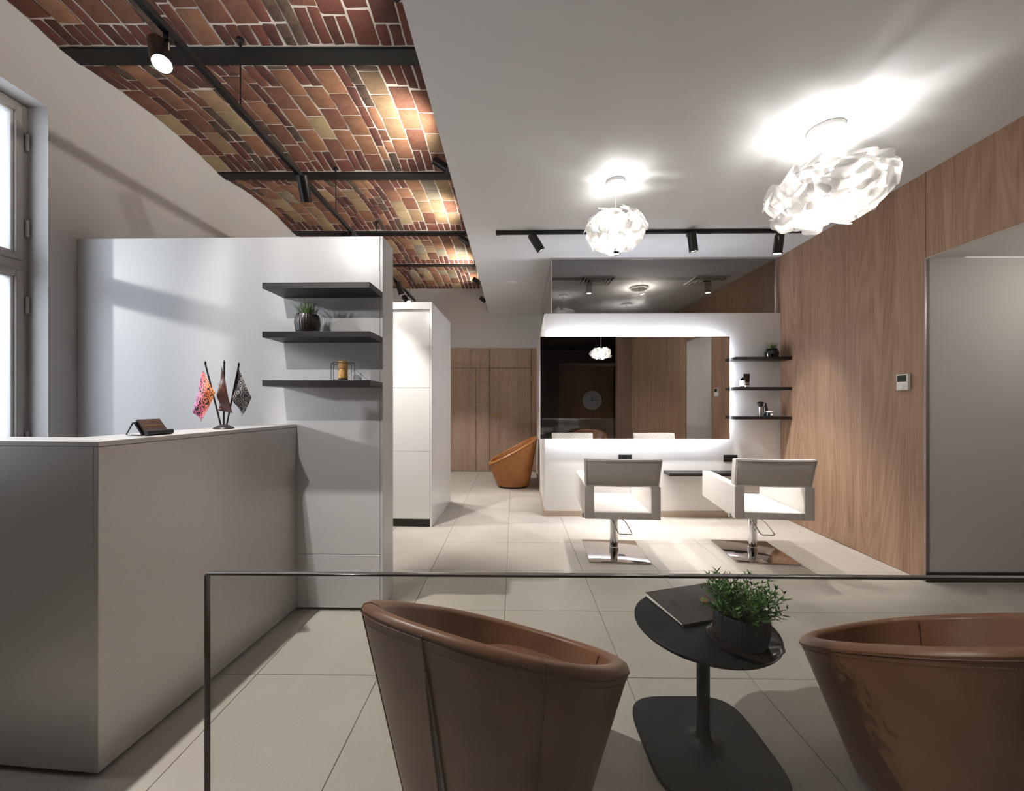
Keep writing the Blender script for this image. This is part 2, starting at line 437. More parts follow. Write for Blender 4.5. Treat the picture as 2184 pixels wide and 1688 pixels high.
struct('trim_2', tr, M['ltrim'], smooth=0)
struct('trim_3', MB().box(XR(YD1)+.002,XR(YD1)+.028,YD1-.002,YD1+.006,0,2.402), M['trimdark'], smooth=0)
tr = MB(); tr.prism([(XR(YD0)-.004,YD0),(XR(YD1)-.004,YD1),(XR(YD1)+.002,YD1),(XR(YD0)+.002,YD0)],2.392,2.402)
struct('trim_4', tr, M['ltrim'], smooth=0)
# mirror wall block, its return and the smoked glass above
XB0 = .424
ZB = 2.374
struct('wall_mirror', MB().prism([(XB0,YM),(XR(YM)-.001,YM-.03),(XR(YM)+.01,YM+.11),(XB0+.11,YM+.11),(XB0,YM+.11)],0,ZB), M['station'], smooth=0)
struct('wall_mirror_return', MB().prism([(XB0,YM+.11),(XB0+.11,YM+.11),(XB0+.22,YB-.002),(XB0+.11,YB-.002)],0,ZB), M['station'], smooth=0)
bb = MB().prism([(XB0-.012,YM-.012),(XR(YM)-.002,YM-.042),(XR(YM)-.002,YM-.03),(XB0,YM)],0,.066)
bb.prism([(XB0-.012,YM-.012),(XB0,YM),(XB0+.108,YB-.01),(XB0+.096,YB-.01)],0,.066)
struct('baseboard_mirror', bb, M['beige'], smooth=0)
ys_ = YM+.03
gl = thing('smoked_glass_screen', 'dark smoked glass panel filling the gap above the mirror wall', 'glass panel', (.5,ys_,ZB))
xr_ = XR(ys_)-.002
def gbox(mb, x0,x1,z0,z1,y0=0,y1=.012):
    k = -.03/2.66
    return mb.prism([(x0,ys_+k*(x0-.5)+y0),(x1,ys_+k*(x1-.5)+y0),(x1,ys_+k*(x1-.5)+y1),(x0,ys_+k*(x0-.5)+y1)],z0,z1)
gbox(MB(), .512,xr_-.035,ZB+.008,ZC-.022,.004,.010).build('glass_pane', M['smoke'], gl, world=True, smooth=0)
for (x0,x1,z0,z1) in [(.5,xr_,ZC-.022,ZC-.001),(.5,xr_,ZB+.001,ZB+.008),(.5,.512,ZB+.008,ZC-.022),(xr_-.035,xr_,ZB+.008,ZC-.022)]:
    gbox(MB(), x0,x1,z0,z1,-.004,.022).build('frame', M['ltrim'], gl, world=True, smooth=0)
gs = thing('side_glass_screen', 'long glass panel above the return wall beside the passage', 'glass panel', (.5,ys_+.03,ZB))
MB().prism([(.5,ys_+.024),(.508,ys_+.024),(.508+.106,YB-.01),(.5+.106,YB-.01)],ZB+.008,ZC-.02).build('glass_pane', M['sideglass'], gs, world=True, smooth=0)
MB().prism([(.498,ys_+.024),(.512,ys_+.024),(.512+.106,YB-.01),(.498+.106,YB-.01)],ZC-.02,ZC-.001).build('frame', M['ltrim'], gs, world=True, smooth=0)
MB().prism([(.498,ys_+.024),(.512,ys_+.024),(.512+.106,YB-.01),(.498+.106,YB-.01)],ZB+.001,ZB+.008).build('frame', M['ltrim'], gs, world=True, smooth=0)

# rear of the room (only the mirror shows it)
struct('wall_rear_pier', MB().box(XR(-.7)-.37,XR(-.7)+.6,-.92,-.722,-.1,ZTOP), M['taupe'], smooth=0)
rw = MB().box(XL,1.43,-3.75,-3.6,-.1,ZTOP).box(1.43,3.5,-3.75,-3.6,2.62,ZTOP).box(3.5,4.6,-3.75,-3.6,-.1,ZTOP)
struct('wall_rear', rw, M['dark_rear'], smooth=0)
nr = struct('wall_rear_niche', MB().box(1.2,3.7,-5.0,-4.9,-.1,2.7), M['wood3'], smooth=0)
struct('wall_rear_niche_side', MB().box(1.36,1.43,-4.9,-3.75,-.1,2.62).box(3.5,3.57,-4.9,-3.75,-.1,2.62), M['dark_rear'], smooth=0)
struct('ceiling_rear_niche', MB().box(1.36,3.57,-4.9,-3.75,2.62,2.7), M['niche'], smooth=0)
struct('wall_end', MB().box(-3.3,4.6,YREAR-.1,YREAR,-.1,ZTOP), M['dark_rear'], smooth=0)

# ------------------------------------------------------------------ ceilings
struct('ceiling', MB().prism([(XE(-.72),-.72),(XE(YB+.02),YB+.02),(XR(YB)+.3,YB+.02),(XR(-.72)+.3,-.72)],ZC,ZTOP), M['ceil'], smooth=0)
struct('ceiling_rear', MB().box(XL,3.3,YREAR,-.72,ZC,ZTOP), M['dark_rear'], smooth=0)
BEAMS = [(1.11,1.23),(2.41,2.53),(3.716,3.834),(4.99,5.114),(6.175,6.277)]
BAYS = [(BEAMS[i][1], BEAMS[i+1][0]) for i in range(4)] + [(BEAMS[4][1], YB+.02)]
ZSP, RISE = ZV+.012, .052
def vz(bay, y):
    a,b = BAYS[bay]; c, h = (a+b)/2, (b-a)/2
    return ZSP + RISE*(1-((y-c)/h)**2)
mv = MB()
for k,(a,b) in enumerate(BAYS):                     # mortar bed of each shallow vault
    n = 12
    top = [(XL,a-.0,ZTOP),(XL,b,ZTOP)]
    pts = [a+(b-a)*i/n for i in range(n+1)]
    A = [(XL, y, vz(k,y)) for y in pts]; B = [(XE(y)+.02, y, vz(k,y)) for y in pts]
    mv.add(A+B, [(i,i+1,n+1+i+1,n+1+i) for i in range(n)])
mv.box(XL,XE(0),-.72,1.229,ZV,ZTOP)
mv.box(XL,XE(4),-.72,YB+.02,ZTOP-.05,ZTOP)
vault = struct('ceiling_vault', mv, M['mortar'], smooth=40)
for k,(a,b) in enumerate(BEAMS):
    if k == 0: continue
    lab = ['', 'wide black steel beam nearest the camera across the brick ceiling', 'black steel beam second from the camera across the brick ceiling',
           'black steel beam third from the camera, just above the white partition', 'farthest black steel beam across the brick ceiling'][k]
    be = thing('steel_beam', lab, 'beam', (XL,(a+b)/2,ZV), 0, 'steel beams of the brick ceiling')
    MB().box(XL+.001,XE(a)-.004,a,b,ZV,ZV+.012).build('flange', M['steel'], be, world=True, bevel=.002, seg=1)
    MB().box(XL+.001,XE(a)-.004,(a+b)/2-.004,(a+b)/2+.004,ZV+.012,ZTOP-.06).build('web', M['steel'], be, world=True)

def brick_shape(L, W, h, rr):
    """an uneven brick face: local x across, y along, hanging down from z=0"""
    out = []
    def J(a): return rr.uniform(-a, a)
    hw, hl = W/2, L/2; c = min(.006, W*.08)
    base = [(-hw+c,-hl),(hw-c,-hl),(hw,-hl+c),(hw,0),(hw,hl-c),(hw-c,hl),(-hw+c,hl),(-hw,hl-c),(-hw,0),(-hw,-hl+c)]
    out = [(x+J(.0045), y+J(.004)) for x,y in base]
    n = len(out); mb = MB()
    r0 = [(x,y,.02) for x,y in out]; r1 = [(x,y,-h*.55) for x,y in out]
    r2 = [(x*(1-.007/hw), y*(1-.007/hl), -h+J(.0008)) for x,y in out]
    mb.rings([r0,r1,r2], False, True); return mb
bricks = []
rb = random.Random(21)
for k,(a,b) in enumerate(BAYS):
    y_lo, y_hi = a+.008, b-.008
    x = XL+.004
    while x < XE(a)-.03:
        wide = rb.random() < .60
        W = rb.uniform(.128,.145) if wide else rb.uniform(.055,.07)
        x1 = min(x+W, XE(a)-.004)
        y = y_lo + rb.uniform(0,.012)
        gap = .011
        if x1-x < .04: break
        seq = []
        if wide:
            first = rb.choice(['pair','pair','slice','full','pair'])
            if first == 'pair': L0 = rb.choice([.1,.12,.2,.24]); seq.append(('pair',L0))
            elif first == 'slice': seq.append(('one',rb.uniform(.03,.05),rb.choice([0,1,6])))
            tot = sum(s[1]+gap for s in seq)
            span = y_hi-y
            while span-tot > .36:
                L0 = rb.uniform(.21,.25); seq.append(('one',L0,None)); tot += L0+gap
            rem = span-tot-gap*.3
            if rem > .26: seq.append(('one',rem-.12,None)); seq.append(('pair',.12-gap))
            elif rem > .15: seq.append(rb.choice([('one',rem,None),('pair',rem)]))
            elif rem > .03: seq.append(rb.choice([('pair',rem),('pair',rem),('one',rem,0)]))
        else:
            tot = 0; span = y_hi-y
            while span-tot > .30:
                L0 = rb.uniform(.12,.25); seq.append(('one',L0,rb.choice([0,1,1,0,6,6,2,7]))); tot += L0+gap
            if span-tot > .03: seq.append(('one',span-tot-.003,rb.choice([0,1,6])))
        for s in seq:
            L = s[1]
            if s[0] == 'pair' and x1-x > .1:
                w2 = (x1-x-.012)/2
                for q in range(2):
                    L2 = L - (rb.uniform(0,.02) if L > .15 else 0)
                    bricks.append((k, x+q*(w2+.012)+w2/2, y+L2/2, w2, L2, rb.choice([0,1,1,0,0])))
            else:
                mi = s[2] if len(s) > 2 else 0
                if mi is None:
                    if k == 0: mi = rb.choice([0,0,7,7,7,7,3,1,2])
                    elif k == 1: mi = rb.choice([2,2,2,2,3,3,3,7,7,4])
                    else: mi = rb.choice([2,2,2,3,3,5,4,7,7])
                bricks.append((k, (x+x1)/2, y+L/2, x1-x, L, mi))
            y += L+gap
        x = x1+rb.uniform(.009,.014)
def psize(bk):
    k,x,y,w,l,_ = bk
    px_, py_ = CX+F*x/y, CY-F*(ZV-EYE)/y
    vis = -60 < px_ < 2250 and py_ > -60
    hid = (k >= 2 and px_ < 838 and py_ > 498) or (px_ < 0)
    return (w*l/(y*y*y)) * (1 if vis and not hid else .001)
bricks.sort(key=psize, reverse=True)
rest = MB()
for i,bk in enumerate(bricks):
    k,x,y,w,l,mi = bk
    h = rb.uniform(.004,.008)
    z0, z1 = vz(k,y-l/2), vz(k,y+l/2)
    Mx = Matrix.Translation((x,y,(z0+z1)/2)) @ Matrix.Rotation(math.atan2(z1-z0,l),4,'X') @ Matrix.Rotation(rb.uniform(-.012,.012),4,'Z')
    mb = brick_shape(l,w,h,rb)
    if i < 300:
        o = mb.build('brick', BR[mi], vault, smooth=50); o.matrix_local = Mx
    else:
        mb.xf(Mx); rest.add(mb.v, mb.f, mi)
ro = rest.build('remaining_bricks', BR, vault, smooth=50); ro['kind'] = 'stuff'

# ------------------------------------------------------------------ windows in the left wall
def window(n, a, b):
    z0, z1, xf_, fr_ = .88, 3.12, XL-.125, .027
    w = struct('window_%d' % n, MB().box(xf_-.07,xf_,a,a+fr_,z0,z1).box(xf_-.07,xf_,b-fr_,b,z0,z1).box(xf_-.07,xf_,a+fr_,b-fr_,z0,z0+fr_).box(xf_-.07,xf_,a+fr_,b-fr_,z1-fr_,z1), M['winframe'], bevel=.003)
    zt = 2.146
    MB().box(xf_-.06,xf_+.004,a+fr_,b-fr_,zt-.031,zt+.031).build('transom', M['winframe'], w, bevel=.004)
    mid = (a+b)/2
    MB().box(xf_-.06,xf_+.006,mid-.02,mid+.02,z0+fr_,z1-fr_).build('mullion', M['winframe'], w, bevel=.004)
    for (p,q) in ((a+fr_,mid-.02),(mid+.02,b-fr_)):
        for (r,s) in ((z0+fr_,zt-.031),(zt+.031,z1-fr_)):
            sw = .037; x0,x1 = xf_-.05,xf_+.012
            sash = MB().box(x0,x1,p,p+sw,r,s).box(x0,x1,q-sw,q,r,s).box(x0,x1,p+sw,q-sw,r,r+sw).box(x0,x1,p+sw,q-sw,s-sw,s).build('sash', M['winframe'], w, bevel=.004)
            bd = .014
            MB().box(x0,x1-.015,p+sw,p+sw+bd,r+sw,s-sw).box(x0,x1-.015,q-sw-bd,q-sw,r+sw,s-sw).box(x0,x1-.015,p+sw+bd,q-sw-bd,r+sw,r+sw+bd).box(x0,x1-.015,p+sw+bd,q-sw-bd,s-sw-bd,s-sw).build('bead', M['wintrim'], sash, bevel=.002)
            MB().box(x0+.015,x0+.021,p+sw+.005,q-sw-.005,r+sw+.005,s-sw-.005).build('pane', M['pane'], sash, smooth=0)
            for hz in (r+.2, s-.2):
                MB().cyl((xf_+.018,q+.012,hz-.05),(xf_+.018,q+.012,hz+.05),.008,10).build('hinge', M['winframe'], sash)
    return w
window(1, *WINDOWS[0])

# ------------------------------------------------------------------ white partition cabinet
pc = thing('partition_cabinet', 'tall white laminate partition with the three thick shelves', 'cabinet', (-.80,2.468,0), -.02)
P = lambda: MB()
P().box(-1.985,-.0185,.02,.20,.022,2.385).build('body', M['lam'], pc)
P().box(-1.985,-.02,0,.0195,.022,.359).build('front_panel', M['lam'], pc, bevel=.0012, seg=1)
P().box(-1.985,-.02,0,.0195,.362,2.388).build('front_panel', M['lam'], pc, bevel=.0012, seg=1)
P().box(-.018,0,0,.205,.022,2.388).build('side_panel', M['lam'], pc, bevel=.0012, seg=1)
P().box(-1.98,-.03,.03,.18,0,.022).build('plinth', M['blackbase'], pc)

# ------------------------------------------------------------------ tall gloss wardrobe behind it
wd = thing('wardrobe', 'tall glossy white wardrobe standing behind the partition', 'wardrobe', (-.822,4.147,0), -.038)
P().box(-1.1,-.02,.021,1.07,.085,2.33).build('body', M['lamgloss'], wd)
P().box(-.019,0,0,1.08,.0,2.406).build('side_panel', M['lamgloss'], wd, bevel=.001, seg=1)
P().box(-1.1,-.02,.0,1.07,2.332,2.406).build('top_rail', M['lamgloss'], wd, bevel=.001, seg=1)
for z0,z1 in ((.088,.808),(.811,1.488),(1.491,2.300)):
    P().box(-.62,-.0215,0,.0195,z0,z1).build('door', M['lamgloss'], wd, bevel=.001, seg=1)
    P().box(-1.1,-.623,0,.0195,z0,z1).build('door', M['lamgloss'], wd, bevel=.001, seg=1)
P().box(-1.09,-.02,.012,1.05,0,.084).build('plinth', M['blackbase'], wd)

# ------------------------------------------------------------------ reception desk
dk = thing('reception_desk', 'light grey brushed reception desk with a raised counter', 'desk', (-1.446,1.367,0), -.083)
# local: x to the right, y along the right face
P().prism([(-.02,.018),(-.02,1.105),(-.25,1.105),(-.25,.14),(-1.2,.14),(-1.2,.018)],.02,1.17).build('body', M['desk'], dk)
P().box(-.0185,0,.0,1.108,.022,1.171).build('side_panel', M['desk'], dk, bevel=.001, seg=1)
P().box(-1.2,-.019,0,.0185,.022,1.171).build('front_panel', M['desk'], dk, bevel=.001, seg=1)
P().prism([(0,0),(0,1.11),(-.26,1.11),(-.26,.15),(-1.2,.15),(-1.2,0)],1.1725,1.191).build('counter_top', M['desk'], dk, bevel=.001, seg=1)
P().prism([(-.03,.03),(-.03,1.1),(-.24,1.1),(-.24,.13),(-1.2,.13),(-1.2,.03)],0,.021).build('plinth', M['blackbase'], dk)

# ------------------------------------------------------------------ shelves
for z,lab in ((2.033,'topmost of the three thick black shelves on the white partition'),(1.746,'middle thick black shelf on the white partition, under the grass pot'),(1.4595,'lowest thick black shelf on the white partition, holding the candle')):
    s = MB().box(-.64,-.004,-.208,-.0005,z-.035,z)
    s.xf(Matrix.Translation((-.80,2.468,0)) @ Matrix.Rotation(-.02,4,'Z'))
    tag(s.build('wall_shelf', M['shelf'], bevel=.0015, seg=1), lab, 'shelf', 'thick black shelves on the partition')
SHELF_Y = 2.355
for z,lab in ((1.842,'top narrow black corner shelf beside the mirror, holding the grass jar'),(1.505,'middle narrow black corner shelf beside the mirror, holding bottle and tube'),(1.176,'bottom narrow black corner shelf beside the mirror, holding the brush')):
    s = MB().prism([(2.535,4.325),(XR(4.32)-.002,4.322),(XR(4.5)-.002,YM-.031),(2.54,YM-.026)],z-.033,z)
    tag(s.build('corner_shelf', M['shelf'], bevel=.0015, seg=1), lab, 'shelf', 'corner shelves beside the mirror')
box_v = MB().prism([(1.796,4.34),(3.06,4.325),(3.06,YM-.031),(1.806,YM-.017)],.508,.543)
tag(box_v.build('vanity_shelf', M['shelf'], bevel=.0015, seg=1), 'long black shelf on the white wall under the mirror', 'shelf')

# ------------------------------------------------------------------ backlit mirror
mr_ = thing('wall_mirror_panel', 'large rectangular backlit mirror on the white wall', 'mirror', (1.445,YM-.02,.917))
mr_.name = 'backlit_mirror'; WM[mr_.name] = WM['wall_mirror_panel']
mx0,mx1,mz0,mz1 = .364,2.526,.917,2.088
k = -.03/2.66
def mbx(mb,x0,x1,y0,y1,z0,z1):
    return mb.prism([(x0,y0+k*(x0-.424)),(x1,y0+k*(x1-.424)),(x1,y1+k*(x1-.424)),(x0,y1+k*(x0-.424))],z0,z1)
mbx(MB(),mx0,mx1,YM-.088,YM-.083,mz0,mz1).build('mirror_glass', M['mirror'], mr_, world=True, smooth=0)
mbx(MB(),.44,mx1-.07,YM-.083,YM-.001,mz0+.07,mz1-.07).build('backing', M['whitep'], mr_, world=True)
for (x0,x1,z0,z1) in [(.46,mx1-.09,mz0+.058,mz0+.069),(.46,mx1-.09,mz1-.069,mz1-.058),(mx1-.069,mx1-.058,mz0+.09,mz1-.09),(.428,.439,mz0+.09,mz1-.09)]:
    mbx(MB(),x0,x1,YM-.055,YM-.035,z0,z1).build('led_strip', M['led'], mr_, world=True)

# ------------------------------------------------------------------ sockets, thermostat, downlight, vents
def socket(x, z, lab):
    y = YM+k*(x-.424)
    t = thing('wall_socket', lab, 'socket', (x,y,z), math.atan(k), 'double sockets under the mirror')
    P().box(-.079,.079,-.009,-.0005,-.041,.041).build('plate', M['socket'], t, bevel=.002)
    for sx in (-.036,.036):
        MB().lathe([(.024,0),(.024,.006),(.020,.006),(.020,.001)],20).xf(Matrix.Translation((sx,-.0085,0)) @ Matrix.Rotation(PI/2,4,'X')).build('outlet', M['socketb'], t)
        for q in (-.0095,.0095): MB().cyl((sx+q,-.0125,0),(sx+q,-.011,0),.0028,8).build('pin_hole', M['alu'], t)
socket(1.362,.683,'black double socket under the mirror, half hidden behind the left salon chair')
socket(2.582,.683,'black double socket under the right end of the mirror')
ty = 3.036
ts = thing('thermostat', 'small white wall thermostat on the wood panelling', 'thermostat', (XR(ty),ty,1.49), math.atan(-.044))
P().box(-.024,-.0005,-.046,.046,-.063,.063).build('housing', M['tstat'], ts, bevel=.003)
P().box(-.0252,-.023,-.036,.038,.004,.053).build('screen', M['lcd'], ts)
P().box(-.0252,-.023,-.036,.038,-.012,-.002).build('bar', M['whitep'], ts)
MB().cyl((-.029,.004,-.037),(-.023,.004,-.037),.021,24).build('dial', M['whitep'], ts, bevel=.001)
text_part('digits', '22.0', .024, M['lcdt'], ts, Matrix.Translation((-.0256,0,.03)) @ Matrix.Rotation(-PI/2,4,'Z') @ Matrix.Rotation(PI/2,4,'X'))
dl = thing('downlight', 'small round recessed downlight in the white ceiling', 'ceiling light', (.038,5.476,ZC))
MB().lathe([(.052,-.001),(.075,-.001),(.078,-.006),(.05,-.012),(.046,-.004)],28,cap0=False,cap1=False).build('ring', M['whitep'], dl)
MB().cyl((0,0,-.004),(0,0,-.0015),.05,24).build('lens', M['whitep'], dl)
def vent(x,y,lab):
    t = thing('air_vent', lab, 'vent', (x,y,ZC), 0, 'ceiling air vents behind the smoked glass')
    MB().box(-.23,.23,-.19,.19,-.004,-.0005).build('backing', M['ventd'], t)
    for i in range(4):
        w,h = .235-.05*i, .195-.046*i
        f = MB()
        for (a,b,c,d) in ((-w,w,-h,-h+.02),(-w,w,h-.02,h),(-w,-w+.02,-h+.02,h-.02),(w-.02,w,-h+.02,h-.02)): f.box(a,b,c,d,-.016,-.0045)
        f.build('louvre', M['vent'], t)
vent(1.22,5.42,'square louvred air vent on the ceiling behind the smoked glass, the one nearer the passage')
vent(2.76,5.42,'square louvred air vent on the ceiling behind the smoked glass, beside the wood wall')
cl = thing('ceiling_lamp', 'flat round white ceiling lamp behind the smoked glass', 'ceiling light', (1.93,5.75,ZC))
MB().lathe([(.13,-.0005),(.13,-.02),(.12,-.03)],28).build('housing', M['whitep'], cl, smooth=30)
MB().lathe([(.118,-.0305),(.1,-.036),(.03,-.039)],28).build('diffuser', M['dimlamp'], cl)
ld = bpy.data.lights.new('ceiling_lamp_light','POINT'); ld.energy = 20; ld.shadow_soft_size = .1; ld.color = (1,.95,.88)
lo = bpy.data.objects.new('ceiling_lamp_light', ld); C.objects.link(lo); lo.location = (1.93,5.75,ZC-.15)

nl = thing('downlight', 'round recessed downlight in the side passage behind the doorway', 'ceiling light', (3.95,2.35,2.41))
MB().lathe([(.05,-.001),(.07,-.001),(.072,-.006),(.048,-.010)],24,cap0=False,cap1=False).build('ring', M['whitep'], nl)
MB().cyl((0,0,-.005),(0,0,-.0015),.048,24).build('lens', M['lens'], nl)
ld = bpy.data.lights.new('passage_light','POINT'); ld.energy = 3; ld.shadow_soft_size = .05; ld.color = (1,.95,.9)
lo = bpy.data.objects.new('passage_light', ld); C.objects.link(lo); lo.location = (3.95,2.2,2.2)

# ------------------------------------------------------------------ spotlights and tracks
def spotlight(label, mount, aim, energy, group, L=.185, R=.042, cone=62, blend=.5, drop=.075, side=None, col=(1,.96,.91), lit=True, wallmount=False, bright=1):
    """mount: point on the underside of the track; aim: direction of the beam"""
    t = thing('track_spotlight', label, 'spotlight', mount, 0, group)
    aim = Vector(aim).normalized()
    if wallmount:
        P().box(0,.05,-.02,.02,-.02,.02).build('adapter', M['track'], t, bevel=.002)
        piv = Vector((-.03,0,0))
        MB().cyl((.01,0,0),(-.03,0,0),.006,10).build('arm', M['alu'], t)
        cen = piv
    else:
        P().box(-.016,.016,-.016,.016,-.032,.0).build('adapter', M['track'], t, bevel=.003)
        sd = Vector(side) if side else aim.cross(Vector((0,0,1))).normalized()
        piv = Vector((0,0,-drop))
        MB().cyl((0,0,-.03),(0,0,-drop),.006,10).build('arm', M['alu'], t)
        cen = piv + sd*(R+.002)
    Q = aim.to_track_quat('Z','Y').to_matrix().to_4x4()
    off = -.35*L
    T = Matrix.Translation(cen) @ Q
    b = MB().lathe([(R-.004,off),(R,off+.003),(R,off+L),(R-.004,off+L),(R-.004,off+L-.012)],28,cap1=False).xf(T).build('housing', M['blackm'], t)
    MB().lathe([(R-.0045,off+L-.013),(R-.0045,off+L-.010)],28).xf(T).build('lens', M['lens'] if lit else M['whitep'], t)
    ld = bpy.data.lights.new('spotlight_beam','SPOT'); ld.energy = energy; ld.color = col
    ld.spot_size = math.radians(cone); ld.spot_blend = blend; ld.shadow_soft_size = .02
    lo = bpy.data.objects.new('spotlight_beam', ld); C.objects.link(lo)
    p = Vector(mount) + cen + aim*(off+L+.004)
    lo.location = p; lo.rotation_euler = (-aim).to_track_quat('Z','Y').to_euler()
    return t
# ceiling track in front of the mirror
TY = 3.80
tk = thing('ceiling_track', 'long black light track fixed to the white ceiling before the mirror', 'light track', (-.125,TY,ZC))
TZ = ZC-.034
MB().prism([(-.125,TY+.05),(2.95,TY+.005),(2.95,TY+.038),(-.125,TY+.083)],TZ,ZC-.0005).build('rail', M['track'], tk, world=True, bevel=.002, seg=1)
MB().prism([(-.125,TY+.048),(-.09,TY+.048),(-.09,TY+.085),(-.125,TY+.085)],TZ-.002,ZC-.0005).build('end_cap', M['track'], tk, world=True)
P_ = lambda x: (x, TY+.067-.0146*(x+.125), TZ)
MB().box(1.88,2.0,TY+.02,TY+.05,TZ-.004,TZ+.001).build('connector', M['track'], tk, world=True)
G1 = 'spotlights on the ceiling track'
spotlight('black spotlight at the left end of the ceiling track, tilted to the right', P_(.245), (.55,.12,-.83), W_TRACK, G1)
spotlight('black spotlight on the ceiling track just behind the small pendant', P_(1.04), (-.05,.1,-1), W_TRACK, G1)
spotlight('black spotlight on the ceiling track between the two pendants', P_(1.775), (.18,.1,-1), W_TRACK, G1)
spotlight('black spotlight on the ceiling track, peeking out under the large pendant', P_(2.66), (-.08,.06,-1), W_TRACK, G1)
# suspended track under the brick vault
sk = thing('suspended_track', 'long black light track hanging on rods under the brick ceiling', 'light track', (-1.63,1.2,3.09))
ZT = 3.09
MB().box(-1.6475,-1.6125,.2,6.73,ZT,ZT+.034).build('rail', M['track'], sk, world=True, bevel=.002, seg=1)
for q in (-1.640,-1.630,-1.620): MB().box(q-.0015,q+.0015,.2,6.73,ZT-.001,ZT+.001).build('groove', M['steel'], sk, world=True)
for ry,bay in ((2.36,0),(3.66,1),(4.786,2),(6.39,4)):
    rz_ = vz(bay,ry)
    MB().cyl((-1.63,ry,ZT+.034),(-1.63,ry,rz_-.01),.004,8).build('rod', M['track'], sk, world=True)
    MB().lathe([(.008,-.05),(.008,-.03),(.02,-.022),(.02,-.004)],16,c=(-1.63,ry,rz_)).build('rod_mount', M['track'], sk, world=True)
G2 = 'spotlights on the suspended track'
spotlight('black spotlight on the hanging track above the top edge of the picture', (-1.63,.68,ZT), (.34,.80,-.50), W_LEFT*.36, G2, side=(-1,0,0), cone=72)
spotlight('lit black spotlight on the hanging track nearest the camera, its lens in view', (-1.63,1.86,ZT), (.42,-.35,-.83), W_LEFT, G2, side=(-1,0,0), cone=100)
spotlight('black spotlight on the hanging track, second from the camera, turned away', (-1.63,3.0,ZT), (-.02,.45,-.89), W_LEFT, G2, side=(1,0,0), cone=70)
spotlight('black spotlight on the hanging track right behind the partition top', (-1.63,4.02,ZT), (.5,.3,-.8), W_LEFT*.7, G2, side=(-1,0,0), cone=70)
spotlight('black spotlight on the hanging track hidden half behind the partition edge', (-1.63,5.62,ZT), (.25,.2,-.95), W_LEFT*.8, G2, side=(1,0,0), cone=70)
spotlight('farthest black spotlight on the hanging track, above the wardrobe', (-1.63,6.3,ZT), (.5,-.5,-.6), W_LEFT*.8, G2, side=(-1,0,0), cone=70)
G3 = 'uplights along the ceiling edge'
for yy,lab in ((1.75,'nearest'),(3.07,'second'),(4.48,'third'),(6.0,'fourth'),(7.05,'farthest')):
    spotlight('black uplight behind the white ceiling edge, %s from the camera, aimed at the bricks' % lab if lab != 'nearest' else 'black uplight behind the white ceiling edge, nearest the camera, aimed at the bricks',
              (XE(yy)-.051,yy,3.20), (-.82,.04 if yy < 7 else -.35,.57), W_BRICK*(1 if yy < 7 else .5), G3, wallmount=True, L=.13, R=.035, cone=128, blend=1.0, col=(1,.93,.84))

